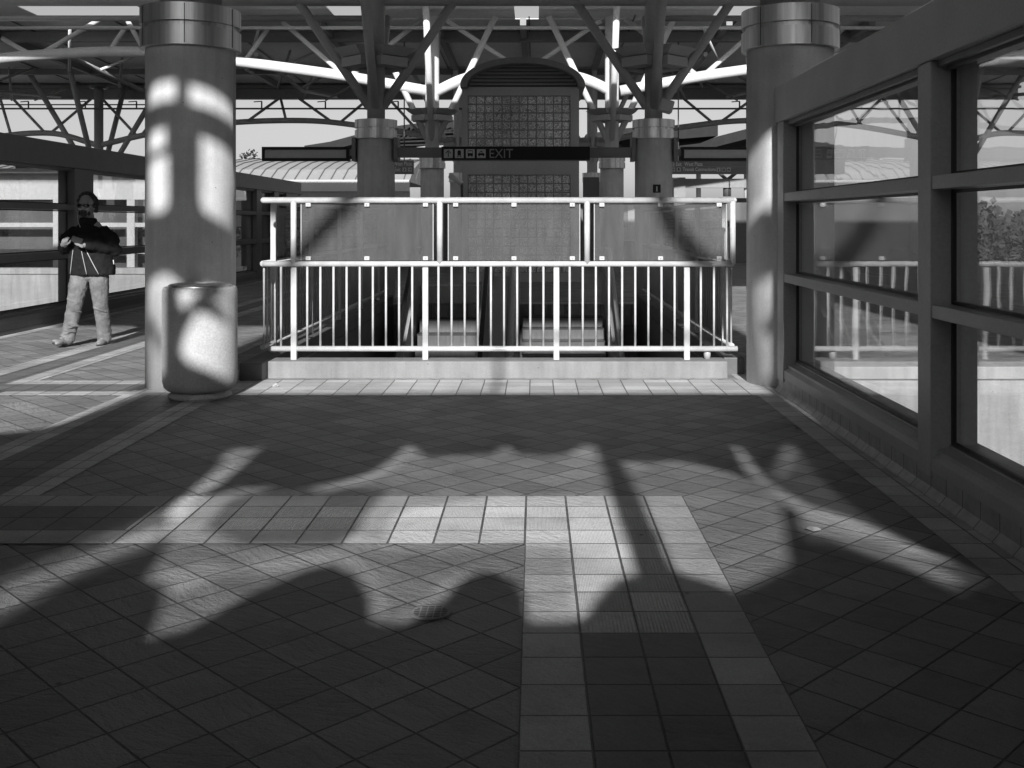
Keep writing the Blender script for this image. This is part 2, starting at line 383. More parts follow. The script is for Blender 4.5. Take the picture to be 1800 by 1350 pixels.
for sd, X in (('x', -16.8), ('y', 16.1)):
    o = thing('canopy_column', NAMES[(4, sd)], 'column', (X, 40.5, 0), 'tree-like steel columns under the far canopy edge')
    mb = MB(); mb.tube([(X, 40.5, -6.4), (X, 40.5, 6.6)], .17, 24); mb.build('steel_post', M['steel2'], o, loc=(X,40.5,0))
    struts(o, X, 40.5, 2.9, 7.2, 2.7, .1, M['steel2'])
    mb = MB(); mb.lathe([(.28, 6.55), (.34, 6.6), (.34, 6.68), (.28, 6.72)], (X, 40.5, 0), 24); mb.build('cap_disc', M['frame_dark'], o, loc=(X,40.5,0))

# ------------------------------------------------------------------ canopy roof
ro = thing('canopy_roof', 'wide steel canopy roof over the concourse with trusses and a skylight gap', 'roof', (0, 20, 7.5))
mb = MB()
mb.box(-7.0, 2.7, -.6, .0, 7.5, 7.62); mb.box(-7.0, 2.7, 1.7, 14, 7.5, 7.62)          # unseen slots added to let sun onto the escalator and stair steps
for a_, b_ in ((-7.0, -2.05), (-.95, -.22), (1.2, 2.7)): mb.box(a_, b_, .001, 1.699, 7.5, 7.62)
mb.build('near_deck_panel', M['screen'], ro); mb = MB()  # unseen deck kept dark to cut light bounced onto the floor
mb.box(-26, -7.0, 14, 24.36, 7.5, 7.62); mb.box(-7.0, 2.7, 14, 24.36, 7.5, 7.62); mb.box(2.7, 20, 8, 24.36, 7.5, 7.62)
mb.box(-26, -8.8, 27.13, 29.5, 7.5, 7.62); mb.box(7.2, 20, 27.13, 29.5, 7.5, 7.62)
mb.box(-8.8, 7.2, 27.13, 29.5, 7.5, 7.62)
mb.build('deck_panel', M['deck'], ro, loc=(0,20,7.5))
for a_, b_ in ((-26, -8.8), (7.2, 20)):  # unseen panes added to pass part of the sun to the outer arches
    mb = MB(); mb.box(a_, b_, 24.37, 27.12, 7.55, 7.57); mb.build('sun_filter_pane', M['tint'], ro)
mb = MB()                                               # far deck falls gently to the fascia
def slab(mb, x0, x1, y0, z0, y1, z1, th=.02):
    v = [mb.bm.verts.new(p) for p in ((x0,y0,z0),(x1,y0,z0),(x1,y1,z1),(x0,y1,z1),(x0,y0,z0+th),(x1,y0,z0+th),(x1,y1,z1+th),(x0,y1,z1+th))]
    for f in ((0,1,2,3),(4,7,6,5),(0,4,5,1),(1,5,6,2),(2,6,7,3),(3,7,4,0)): mb.bm.faces.new([v[i] for i in f])
slab(mb, -26, 20, 31.3, 7.46, 43.6, 7.15)
for (a, b) in ((-26,-14.6),(-11.2,-5.9),(-4.6,-.6),(.1,5.2),(7.2,20)): slab(mb, a, b, 29.52, 7.5, 31.28, 7.47)
mb.build('deck_panel', M['deck'], ro, loc=(0,20,7.5))
mb = MB()
for i in range(15):                                      # deck seams
    x = -25+i*3.1; slab(mb, x, x+.035, 30.75, 7.44, 43.5, 7.11, .03)
mb.build('deck_seam', M['frame_dark'], ro, loc=(0,20,7.5))
mb = MB(); mb.box(-26, 20, 43.6, 43.9, 6.52, 7.2); mb.box(-26, 20, 43.3, 43.58, 6.95, 7.05); mb.build('fascia_beam', M['fascia'], ro, loc=(0,20,7.5))
mb = MB(); mb.box(-26, 20, 32.9, 33.15, 7.08, 7.38); mb.build('purlin', M['fascia'], ro, loc=(0,20,7.5))
mb = MB(); mb.box(-26, 20, 39.6, 39.8, 6.98, 7.2); mb.build('purlin', M['fascia'], ro, loc=(0,20,7.5))
for x in (-22.5, -16.8, -10.6, -6.4, -2.95, -.36, 2.19, 5.7, 9.9, 16.1):                # rafters
    mb = MB(); slab(mb, x-.09, x+.09, 30.9, 7.2, 43.55, 6.9, .22); mb.build('rafter', M['fascia'], ro, loc=(0,20,7.5))
for X in (-24.5, -19.6, -13.8, -8.2, 5.0, 7.9, 12.8, 18.9):            # longitudinal trusses under the far deck
    mb = MB(); mb.tube([(X, 30.9, 6.35), (X, 37, 6.05), (X, 43.4, 6.6)], .07, 10); mb.build('truss_chord', M['steel2'], ro)
    ys = [31.2+2.0*k for k in range(7)]
    for k in range(6):
        mb = MB(); za, zb = (6.2, 7.15) if k % 2 else (7.15, 6.2); mb.tube([(X, ys[k], za), (X+(.9 if k%2 else -.9)*(1 if X<0 else -1), ys[k+1], zb)], .045, 8); mb.build('truss_web', M['steel'] if k < 2 else M['steel2'], ro)
# row-2 beam across the top of the picture, and tie tubes
mb = MB(); mb.tube([(-24, 19.5, 5.56), (18, 19.5, 5.56)], .13, 18); mb.build('cross_beam', M['steel2'], ro, loc=(0,20,7.5))
for a, b in ((-24, -3.1), (2.35, 18)):
    mb = MB(); mb.tube([(a, 19.5, 5.2), (b, 19.5, 5.2)], .055, 14); mb.build('tie_tube', M['steel2'], ro, loc=(0,20,7.5))
mb = MB(); mb.tube([(-24, 30.1, 6.98), (18, 30.1, 6.98)], .05, 12); mb.build('tie_tube', M['steel'], ro, loc=(0,20,7.5))
# row-3 arch chords
def curve(pts, Yc, n=40):                                 # catmull-rom through photo points at depth Yc
    Q = [P(a, b, Yc) for a, b in pts]; Q = [Q[0]*2-Q[1]]+Q+[Q[-1]*2-Q[-2]]; out = []
    for i in range(1, len(Q)-2):
        for k in range(n//(len(pts)-1)+1):
            s = k/(n//(len(pts)-1)+1); a, b, c, d = Q[i-1], Q[i], Q[i+1], Q[i+2]
            out.append(.5*((2*b)+(c-a)*s+(2*a-5*b+4*c-d)*s*s+(3*b-a-3*c+d)*s**3))
    return out+[Q[-2]]
DL = [(-260,150), (-120,122), (0,103), (100,95), (200,91), (300,94), (415,108), (600,133), (752,160)]
mir = lambda L: [(1842-a, b) for a, b in L][::-1]
for pts in (DL, [(762,163), (825,136), (921,124), (1017,136), (1080,163)], mir(DL)):
    mb = MB(); mb.tube(curve(pts, 30.1), .155, 20); mb.build('arch_chord', M['steel'], ro, loc=(0,20,7.5))
webs = [(-40,112,-105,45), (50,94,5,68), (75,93,176,34), (192,90,218,52), (255,92,222,32), (420,106,360,50), (430,108,470,52), (600,128,496,38), (620,130,742,34), (785,36,893,108), (1057,36,950,108)]
webs += [(1842-a, b, 1842-c, d) for a, b, c, d in webs[:9]]
for a, b, c, d in webs:
    mb = MB(); mb.tube([P(a, b, 30.1), P(c, d, 30.6)], .07, 12); mb.build('truss_web', M['steel'], ro, loc=(0,20,7.5))
# row-4 arch chord against the sky
A4 = [(173,256), (250,238), (340,222), (415,215), (490,212), (560,213), (625,220), (720,234), (806,254)]
B4 = [(-60,252), (0,240), (60,234), (110,237), (173,256)]
C4 = [(806,254), (860,238), (925,232), (990,238), (1041,254)]
mir4 = lambda L: [(2*925-a, b) for a, b in L][::-1]
for pts in (A4, B4, C4, mir4(A4), mir4(B4)):
    mb = MB(); mb.tube(curve(pts, 40.5), .11, 14); mb.build('arch_chord', M['steel2'], ro, loc=(0,20,7.5))
w4 = [(415,214,370,178), (435,213,492,178), (503,212,493,178), (583,214,524,178), (597,216,650,178), (740,236,682,178), (240,238,180,180), (250,236,300,178), (345,220,300,178), (335,222,365,178), (80,234,25,182), (90,233,160,180), (20,240,0,178)]
for a, b, c, d in w4+[(1850-a, b, 1850-c, d) for a, b, c, d in w4]:
    mb = MB(); mb.tube([P(a, b, 40.5), P(c, d-6, 41.2)], .055, 10); mb.build('truss_web', M['steel2'], ro, loc=(0,20,7.5))
mb = MB()
mb.tube([P(-200,191,40), P(2050,191,40)], .035, 8); mb.tube([P(-200,184,41), P(260,184,41)], .025, 8)
for x in (50, 150, 240, 460, 572, 700, 1300, 1420, 1560):
    a = P(x,191,40); b = P(x,178,40); mb.tube([a, b], .03, 8); c = P(x-14,180,40); mb.tube([b, c+Vector((0,0,.02))], .02, 8)
mb.build('sprinkler_pipe', M['frame_dark'], ro, loc=(0,20,7.5))

# ------------------------------------------------------------------ window walls (wind screens)
def window_wall(name, label, X, s, y0, y1, posts, endcap, frame, z_t=(2.27, 2.57), t1=(1.60, 1.67), t2=(.93, 1.0), base=None, pw=.19):
    """X: inner face; s=+1 wall body extends to +X, -1 to -X"""
    o = thing(name, label, 'window wall', (X, (y0+y1)/2, 0)); L = (X, (y0+y1)/2, 0)
    bx = lambda mb, a, b, *r: mb.box(min(X+s*a, X+s*b), max(X+s*a, X+s*b), *r)
    mb = MB(); bx(mb, -.02, .30, y0, y1, *z_t); mb.build('head_beam', frame, o, loc=L, bevel=.006)
    mb = MB(); bx(mb, .03, .06, y0, y1-.01, z_t[0]-.035, z_t[0]-.002); bx(mb, .08, .11, y0, y1-.01, z_t[0]-.05, z_t[0]-.002); mb.build('head_trim', M['frame_dark'], o, loc=L)
    for (a, b) in posts:
        mb = MB(); bx(mb, -.006, .24, a, b, .10, z_t[0]-.003); mb.build('post', frame, o, loc=L, bevel=.005)
    edges = [y0]+[v for ab in sorted(posts) for v in ab]+[y1]
    spans = [(edges[i], edges[i+1]) for i in range(0, len(edges), 2) if edges[i+1]-edges[i] > .3]
    for (a, b) in spans:
        for (za, zb, nm) in ((*t1, 'transom'), (*t2, 'transom')):
            mb = MB(); bx(mb, .0, .14, a+.002, b-.002, za, zb); mb.build(nm, frame, o, loc=L, bevel=.004)
        levels = [.27, t2[0], t2[1], t1[0], t1[1], z_t[0]]
        for k in (0, 2, 4):
            z0, z1 = levels[k], levels[k+1]
            g = MB(); bx(g, .122, .130, a+.02, b-.02, z0+.01, z1-.01)
            gg = g.build('glass_pane', M['glass'], o, loc=L)
            f = MB()                                     # gasket round the pane
            for (c, d) in ((a+.004, a+.022), (b-.022, b-.004)): bx(f, .10, .121, c, d, z0+.003, z1-.003)
            for (c, d) in ((z0+.003, z0+.02), (z1-.02, z1-.003)): bx(f, .10, .119, a+.023, b-.023, c, d)
            f.build('gasket', M['seal'], gg)
    mb = MB(); prof = [(X+s*.0, .135), (X+s*.0, .20), (X+s*.03, .225), (X+s*.03, .245), (X+s*.09, .26), (X+s*.09, .27), (X+s*.26, .27), (X+s*.26, .135)]
    mb.prism(prof, 'y', y0, y1)
    mb.build('sill', frame, o, loc=L)
    mb = MB(); prof = [(X-s*.03, 0), (X-s*.028, .012), (X-s*.012, .03), (X+s*.004, .05), (X+s*.004, .134), (X+s*.26, .134), (X+s*.26, 0)]
    mb.prism(prof, 'y', y0, y1)
    mb.build('tiled_curb', base, o, loc=L)
    mb = MB(); bx(mb, -.02, .30, y1+.002, y1+.05, z_t[0]-.02, z_t[1]); mb.build('beam_end_cap', frame, o, loc=L)
    return o
# curb tile: upright tiles with dark joints along Y
mt, ntt, bs = newmat('upright_curb_tile')
g = ntt.nodes.new('ShaderNodeNewGeometry'); sx = ntt.nodes.new('ShaderNodeSeparateXYZ'); ntt.links.new(g.outputs['Position'], sx.inputs[0])
fr = math_(ntt, 'FRACT', math_(ntt, 'MULTIPLY', sx.outputs[1], 1/.2033)); e = math_(ntt, 'SUBTRACT', .5, math_(ntt, 'ABSOLUTE', math_(ntt, 'SUBTRACT', fr, .5)))
gm = ramp(ntt, e, .012, .025, .25, 1); n_ = ramp(ntt, noise(ntt, pos(ntt), 12, 5), .3, .7, .8, 1.2)
ntt.links.new(math_(ntt, 'MULTIPLY', math_(ntt, 'MULTIPLY', gm, n_), .34), bs.inputs['Base Color']); bs.inputs['Roughness'].default_value = .5
bump(ntt, bs, math_(ntt, 'ADD', gm, math_(ntt, 'MULTIPLY', noise(ntt, pos(ntt), 60, 5), .4)), .6, .006)
M['curbtile'] = mt
window_wall('window_wall', 'near grey window wall with tiled curb on the right side of the concourse', 2.06, 1, -1.3, 8.93,
            [(8.72, 8.93), (5.47, 5.655), (2.0, 2.18), (-1.3, -1.08)], True, M['frame'], base=M['curbtile'])
window_wall('window_wall', 'long dark window wall behind the walking man on the left side', -6.70, -1, -1.3, 30.0,
            [(-1.3, -1.08), (3.1, 3.5), (9.2, 9.6), (15.3, 15.95), (20.3, 20.7), (25.3, 25.75), (27.0, 27.5), (28.3, 29.7)], True, M['frame_dark'],
            z_t=(2.21, 2.55), t1=(1.60, 1.68), t2=(.91, 1.01), base=M['wellwall'])

# unseen walls added above the window walls to shade the near floor
mb = MB(); mb.box(-6.98, -6.88, -1.3, 12.5, 2.60, 7.498); tag(mb.build('sky_blocker_wall', M['screen']), 'tall plain wall added above the left window wall to shade the floor', 'wall')
mb = MB(); mb.prism([(-1.3, 2.60), (4.6, 2.60), (9.0, 3.75), (9.0, 7.498), (-1.3, 7.498)], 'x', 2.28, 2.38); tag(mb.build('sky_blocker_wall', M['screen']), 'tall plain wall added above the right window wall to shade the floor', 'wall')

mb = MB(); mb.box(-16, -11, -10, 13, -6.4, 6.5)  # unseen dark masses added to cut sky light on the near floor
for k in range(6): mb.box(-11, -10.95, -9+k*3.6, -7+k*3.6, 1, 3); 
tag(mb.build('sky_blocker_block', M['far']), 'dark mass added outside left of the viewer to block sky light', 'building')
mb = MB(); mb.box(5.3, 12, -10, 7.6, -6.4, 9.5); tag(mb.build('sky_blocker_block', M['far']), 'dark mass added outside right of the viewer to block sky light', 'building')

# ------------------------------------------------------------------ well walls and curb
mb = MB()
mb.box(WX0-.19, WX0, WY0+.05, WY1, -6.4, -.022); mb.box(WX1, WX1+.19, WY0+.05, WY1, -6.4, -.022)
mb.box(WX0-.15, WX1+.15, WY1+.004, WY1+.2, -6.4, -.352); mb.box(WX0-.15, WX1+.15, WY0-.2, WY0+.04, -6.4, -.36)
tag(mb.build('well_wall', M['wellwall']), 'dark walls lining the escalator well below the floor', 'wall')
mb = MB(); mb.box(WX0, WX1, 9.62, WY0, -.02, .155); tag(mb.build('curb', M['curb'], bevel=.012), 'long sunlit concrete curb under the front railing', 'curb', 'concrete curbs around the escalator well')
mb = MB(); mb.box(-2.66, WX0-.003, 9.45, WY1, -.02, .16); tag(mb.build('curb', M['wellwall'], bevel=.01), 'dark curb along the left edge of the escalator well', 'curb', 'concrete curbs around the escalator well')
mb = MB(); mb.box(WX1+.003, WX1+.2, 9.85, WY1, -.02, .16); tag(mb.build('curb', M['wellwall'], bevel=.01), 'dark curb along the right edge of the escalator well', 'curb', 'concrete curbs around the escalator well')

# ------------------------------------------------------------------ front railing
YR = 9.76
fr_ = thing('railing', 'white painted front railing with three dirty glass panels facing the camera', 'railing', (-.35, YR, .2), 'railings round the escalator well'); FL = (-.35, YR, .2)
def hz(px): return (px-CX)/F*YR
def vz(py): return EYE-(py-CY)/F*YR
mb = MB(); zt = vz(352)
pts = [(hz(462), YR, zt), (hz(1288), YR, zt)]
mb.tube([(hz(458), YR, zt), (hz(459), YR, zt), (hz(462), YR, zt), (hz(1290), YR, zt)], [.004, .018, .028, .028], 20)
mb.ell((hz(1290), YR, zt), (.028,.028,.028)); mb.build('top_rail', M['white'], fr_, loc=FL)
mb = MB(); mb.tube([(hz(462), YR, vz(464)), (hz(1290), YR, vz(464))], .026, 20); mb.build('middle_rail', M['white'], fr_, loc=FL)
mb = MB(); mb.tube([(hz(473), YR, vz(613)), (hz(1296), YR, vz(613))], .026, 20); mb.build('bottom_rail', M['white'], fr_, loc=FL)
for px in (516, 773, 1032, 1288):
    mb = MB(); mb.tube([(hz(px), YR, vz(464)), (hz(px), YR, zt)], .027, 18); mb.build('upper_post', M['white'], fr_, loc=FL)
for px, a in ((517, 464), (748, 464), (978, 464), (1207, 464)):
    mb = MB(); mb.box(hz(px)-.027, hz(px)+.027, YR-.027, YR+.027, .15, vz(470)); mb.build('lower_post', M['white'], fr_, loc=FL, bevel=.006)
for i in range(35):
    px = 540+23.06*i-46
    if min(abs(px-q) for q in (517, 748, 978, 1207)) < 9 or px < 480 or px > 1292: continue
    mb = MB(); mb.tube([(hz(px), YR, vz(612)), (hz(px), YR, vz(464))], .0105, 10); mb.build('baluster', M['white'], fr_, loc=FL)
for (a, b) in ((528, 762), (787, 1020), (1044, 1278)):
    mb = MB(); mb.box(hz(a), hz(b), YR+.012, YR+.022, vz(458), vz(357)); gp = mb.build('glass_panel', M['dirty'], fr_, loc=FL)
    for px in (a+.8, b-.8):
        mb = MB(); mb.box(hz(px)-.004, hz(px)+.004, YR+.009, YR+.0245, vz(458), vz(357)); mb.build('glass_edge', M['panelgrey'], gp)
    for px in (a+14, (a+b)/2, b-14):
        for py in (360, 454):
            mb = MB(); mb.box(hz(px)-.024, hz(px)+.024, YR-.012, YR+.010, vz(py)-.018, vz(py)+.018); c = mb.build('clip', M['white'], gp, bevel=.005, loc=(0,0,0))
            mb = MB(); mb.ell((hz(px), YR-.014, vz(py)), (.006,.004,.006), n=10, m=6); s_ = mb.build('screw', M['frame'], gp)
# side railings
def side_rail(X, y0, y1, label):
    o = thing('railing', label, 'railing', (X, (y0+y1)/2, .16), 'railings round the escalator well'); L = (X, (y0+y1)/2, .16)
    for nm, z, r in (('top_rail', 1.62, .028), ('middle_rail', 1.04, .026), ('bottom_rail', .26, .024)):
        mb = MB(); mb.tube([(X, y0+(.4 if z > 1.1 else 0), z), (X, y1, z)], r, 16); mb.build(nm, M['white'], o, loc=L)
    n = int((y1-y0)/.122)
    for i in range(n):
        y = y0+.05+i*.122
        if i % 14 == 3:
            mb = MB(); mb.box(X-.025, X+.025, y-.025, y+.025, .15, 1.6); mb.build('post', M['white'], o, loc=L)
            if i+14 <= n:
                mb = MB(); mb.box(X-.004, X+.004, y+.12, y+.122*14-.12, 1.09, 1.57); mb.build('glass_panel', M['dirty'], o, loc=L)
        else:
            mb = MB(); mb.tube([(X, y, .26), (X, y, 1.04)], .0105, 8); mb.build('baluster', M['white'] if i < 5 else M['frame'], o, loc=L)  # balusters past the first few greyed to stand for their shade
side_rail(-2.55, 9.84, 18.1, 'white side railing receding along the left edge of the escalator well')
side_rail(1.86, 9.95, 18.1, 'white side railing receding along the right edge of the escalator well')

# ------------------------------------------------------------------ escalator and stair in the well
def flight(kind, x0, x1, ytop, rise, run, n, label, cat):
    xc = (x0+x1)/2; L = (xc, ytop, 0); o = thing(kind, label, cat, L)
    sl = rise/run
    for k in range(n):
        y = ytop-(k+1)*run; z = -(k+1)*rise
        mb = MB(); mb.box(x0+.01, x1-.01, y+.006, y+.03, z-rise-.02, z-.022); st = mb.build('step', M['step'], o)
        mb = MB(); mb.box(x0, x1, y, y+run-.004, z-.02, z); mb.build('tread', M['seal'], st)
    for i, (xa, xb, hh) in enumerate(((x0-.22, x0-.05, .62), (x1+.05, x1+.22, .62))):
        mb = MB(); yb = ytop-n*run; zb = -n*rise
        pts = [(ytop+.9, -.0), (ytop+.9, hh), (ytop+.1, hh), (yb, zb+hh+.05), (yb, zb-.4), (ytop, -.4)]
        mb.prism(pts, 'x', xa, xb); mb.build('balustrade', M['elev'], o, loc=L)
        hx = (xa+xb)/2
        mb = MB(); mb.tube([(hx, ytop+.95, hh+.05), (hx, ytop+1.08, hh+.2), (hx, ytop+.95, hh+.33), (hx, ytop+.1, hh+.33), (hx, yb, zb+hh+.38)], .035, 10); mb.build('handrail', M['seal'] if kind == 'escalator' else M['steel'], o, loc=L)
        mb = MB(); mb.box(xa+.05, xa+.065, ytop-1.2, ytop-1.19, -1, -.9)
        mb.bm.free()
    return o
flight('escalator', -1.95, -.95, 18.05, .21, .364, 16, 'escalator with pale metal steps seen through the left railing bars', 'escalator')
flight('staircase', -.22, 1.14, 18.05, .17, .295, 20, 'staircase beside the escalator seen through the right railing bars', 'stairs')
mb = MB()
mb.prism([(18.15, -.02), (18.15, .5), (17.0, .1), (13, -2.2), (13, -3.0), (17, -.8)], 'x', -.72, -.45)
tag(mb.build('divider', M['frame'], bevel=.01), 'sloping grey divider panel between the escalator and the stairs', 'divider')
mb = MB(); mb.box(-2.0, -.9, 18.35, 18.6, .01, .32); tag(mb.build('landing_plate', M['elev'], bevel=.01), 'low grey comb plate housing at the top of the escalator', 'plate')

# ------------------------------------------------------------------ elevator tower
EY = 25.0
def ex(px): return (px-CX)/F*EY
def ez(py): return EYE-(py-CY)/F*EY
el = thing('elevator_tower', 'grey elevator tower with arched louvred top and glass block panels', 'elevator', (ex(915), EY, 0)); EL = (ex(915), EY, 0)
x0, x1 = ex(812), ex(1018); gx0, gx1 = ex(822), ex(1003)
mb = MB()
D = 2.4
mb.box(x0, gx0, EY, EY+D, 0, ez(153)); mb.box(gx1, x1, EY, EY+D, 0, ez(153))
mb.box(gx0, gx1, EY, EY+.25, ez(168), ez(153)); mb.box(gx0, gx1, EY, EY+.25, ez(307), ez(259)); mb.box(gx0, gx1, EY, EY+.25, 0, ez(480))
mb.box(gx0, gx1, EY+D-.1, EY+D, 0, ez(153))
mb.build('wall', M['elev'], el, loc=EL)
def blocks(z0, z1):
    n = round((z1-z0)/.2033); mb = MB(); w_ = (gx1-gx0)/12; h_ = (z1-z0)/n
    for i in range(12):
        for j in range(n):
            a, b = gx0+i*w_+.008, gx0+(i+1)*w_-.008; c, d = z0+j*h_+.008, z0+(j+1)*h_-.008
            vs = []
            for (u, v, dd) in ((a,c,.06),(b,c,.06),(b,d,.06),(a,d,.06)): vs.append(mb.bm.verts.new((u, EY+dd, v)))
            ii = .022; wi = [mb.bm.verts.new(p) for p in ((a+ii, EY+.04, c+ii), (b-ii, EY+.04, c+ii), (b-ii, EY+.04, d-ii), (a+ii, EY+.04, d-ii))]
            mb.bm.faces.new(wi)
            for k in range(4): mb.bm.faces.new((vs[k], vs[(k+1)%4], wi[(k+1)%4], wi[k]))
    o = mb.build('glass_block_panel', M['block'], el, loc=EL)
    mb = MB(); mb.box(gx0, gx1, EY+.055, EY+.12, z0, z1); mb.build('mortar_grid', M['fascia'], el, loc=EL)
blocks(ez(258), ez(168)); blocks(ez(480), ez(307))
def arc(cx, cz, rx, rz, a0, a1, n=28): return [(cx+rx*math.cos(R(a0+(a1-a0)*k/n)), cz+rz*math.sin(R(a0+(a1-a0)*k/n))) for k in range(n+1)]
cx_ = ex(919); zb = ez(153); hw = (ex(1025)-ex(808))/2; hh = ez(104)-zb
mb = MB(); out = arc(cx_, zb, hw, hh, -4, 184); inn = arc(cx_, zb, hw-.16, hh-.14, -4, 184)
for k in range(len(out)-1):
    q = [out[k], out[k+1], inn[k+1], inn[k]]; mb.prism(q, 'y', EY-.35, EY+D+.1)
bmesh.ops.remove_doubles(mb.bm, verts=mb.bm.verts, dist=1e-4)
mb.build('arched_hood', M['fascia'], el, loc=EL)
mb = MB(); i2 = arc(cx_, zb+.02, hw-.17, hh-.15, 0, 180); mb.prism(i2, 'y', EY+.12, EY+.2); mb.build('arch_infill', M['wellwall'], el, loc=EL)
mb = MB()
for k in range(6):
    z = zb+.05+k*.085; u = 1-((z-zb)/(hh-.15))**2
    if u <= 0.02: continue
    c = (hw-.2)*math.sqrt(u); mb.prism([(EY, z), (EY+.1, z+.055), (EY+.1, z+.065), (EY, z+.012)], 'x', cx_-c, cx_+c)
mb.build('louvre', M['elev'], el, loc=EL)
# ------------------------------------------------------------------ signs
def text_mesh(mb, s, size, x, y, z, font_scale=(1,1), bold=0, fit=None):
    cu = bpy.data.curves.new('t', 'FONT'); cu.body = s; cu.size = size; cu.extrude = .002; cu.offset = bold; cu.resolution_u = 4
    ob = bpy.data.objects.new('t', cu); COL.objects.link(ob)
    dg = bpy.context.evaluated_depsgraph_get(); me = bpy.data.meshes.new_from_object(ob.evaluated_get(dg))
    if fit: font_scale = (fit/max(v.co.x for v in me.vertices), font_scale[1])
    for v in me.vertices: v.co = Vector((x+v.co.x*font_scale[0], y+v.co.z, z+v.co.y*font_scale[1]))
    mb.bm.from_mesh(me); wdt = max((v.co.x for v in me.vertices), default=x)-x
    bpy.data.objects.remove(ob); bpy.data.curves.remove(cu); bpy.data.meshes.remove(me); return wdt
SY = 19.15
def sx_(px): return (px-CX)/F*SY
def sz_(py): return EYE-(py-CY)/F*SY
sg = thing('exit_sign', 'long black overhead EXIT sign with arrow, train, bus and taxi pictograms', 'sign', (sx_(906), SY, sz_(270))); SL = (sx_(906), SY, sz_(270))
mb = MB(); mb.box(sx_(776), sx_(1037), SY, SY+.12, sz_(282.5), sz_(257.5)); mb.build('sign_box', M['black'], sg, bevel=.006, loc=SL)
mb = MB(); mb.box(sx_(776), sx_(1037), SY-.004, SY+.001, sz_(282.5), sz_(281.3)); mb.build('lower_trim', M['letter'], sg, loc=SL)
mb = MB(); mb.box(-2.52, 1.76, 19.35, 19.55, 2.62, 2.80); tag(mb.build('sign_beam', M['frame_dark']), 'dark horizontal beam between two columns that carries the EXIT sign', 'beam')
pic = MB(); ink = MB(); ya, yb = SY-.004, SY-.007
def disc(mb, cx, cz, r, y0, y1, n=16, rz=None): mb.prism([(cx+r*math.cos(2*math.pi*k/n), cz+(rz or r)*math.sin(2*math.pi*k/n)) for k in range(n)], 'y', y0, y1)
def icon(kind, c, z, s, pic, ink, ya, yb, y0):
    pic.prism([(c-s,z-s),(c+s,z-s),(c+s,z+s),(c-s,z+s)], 'y', y0, ya)
    q = lambda *p: ink.prism([(c+u*s, z+v*s) for u, v in p], 'y', ya-.0005, yb)
    if kind == 'arrow':
        q((-.1,-.75),(.1,-.75),(.1,.35),(-.1,.35)); q((0,.8),(-.6,.2),(-.6,-.06),(0,.52)); q((0,.8),(0,.52),(.6,-.06),(.6,.2))
    if kind == 'right':
        q((-.7,-.12),(.3,-.12),(.3,.12),(-.7,.12)); q((.8,0),(.2,.6),(-.05,.6),(.5,0)); q((.8,0),(.5,0),(-.05,-.6),(.2,-.6))
    if kind == 'train':
        q((-.4,-.35),(.4,-.35),(.4,.5),(.2,.75),(-.2,.75),(-.4,.5)); q((-.5,-.8),(-.3,-.8),(-.1,-.38),(-.3,-.38)); q((.5,-.8),(.3,-.8),(.1,-.38),(.3,-.38))
        q((-.34,-.62),(.34,-.62),(.34,-.54),(-.34,-.54))
    if kind == 'bus':
        q((-.6,.1),(.6,.1),(.6,-.5),(-.6,-.5)); q((-.6,.55),(.6,.55),(.5,.72),(-.5,.72)); q((-.6,.1),(-.5,.1),(-.5,.55),(-.6,.55)); q((.6,.1),(.5,.1),(.5,.55),(.6,.55)); q((-.5,-.5),(-.25,-.5),(-.25,-.72),(-.5,-.72)); q((.5,-.5),(.25,-.5),(.25,-.72),(.5,-.72))
    if kind == 'taxi':
        q((-.75,-.4),(.75,-.4),(.75,-.05),(.5,.1),(-.5,.1),(-.75,-.05)); q((-.45,.1),(-.3,.45),(.3,.45),(.45,.1),(.35,.1),(.22,.34),(-.22,.34),(-.35,.1)); q((-.2,.48),(.2,.48),(.2,.62),(-.2,.62)); q((-.6,-.4),(-.35,-.4),(-.35,-.6),(-.6,-.6)); q((.6,-.4),(.35,-.4),(.35,-.6),(.6,-.6))
    if kind == 'person':
        q((-.18,-.8),(.18,-.8),(.25,.2),(-.25,.2)); q((-.15,.35),(.15,.35),(.15,.7),(-.15,.7))
for k, px in zip(('arrow','train','bus','taxi'), (788, 807.3, 826.7, 846)):
    pic = MB(); ink = MB(); icon(k, sx_(px), sz_(270), .080, pic, ink, ya, yb, SY+.0); q = pic.build('pictogram_plate', M['pict'], sg); ink.build('pictogram', M['black'], q)
mb = MB(); text_mesh(mb, 'EXIT', .235, sx_(859), SY-.004, sz_(277.5), (.92, 1)); mb.build('lettering', M['letter'], sg, loc=SL)

DY = 33.0
def dx_(px): return (px-CX)/F*DY
def dz_(py): return EYE-(py-CY)/F*DY
def wayfind(x0, x1, label, lines, icons):
    o = thing('wayfinding_sign', label, 'sign', ((x0+x1)/2, DY, dz_(294))); L = ((x0+x1)/2, DY, dz_(294))
    mb = MB(); mb.box(x0, x1, DY, DY+.12, dz_(306), dz_(282)); mb.build('sign_box', M['frame_dark'], o, loc=L)
    mb = MB(); mb.box(x0+.02, x1-.05, DY-.004, DY, dz_(293.5), dz_(293)); mb.build('divider_line', M['letter'], o, loc=L)
    for (s, sz, x, py, x2) in lines: mb = MB(); text_mesh(mb, s, sz, x, DY-.004, dz_(py), (.95,1), .002, x2-x); mb.build('lettering', M['white'], o)
    for (k, x, py) in icons:
        pic = MB(); ink = MB(); icon(k, x, dz_(py), .062, pic, ink, DY-.005, DY-.008, DY); q = pic.build('pictogram_plate', M['panelgrey'], o); ink.build('pictogram', M['black'], q)
    for x in (x0+.3, x1-.3):
        mb = MB(); mb.tube([(x, DY+.06, dz_(282)), (x, DY+.06, 7.2)], .02, 8); mb.build('hanger', M['frame_dark'], o, loc=L)
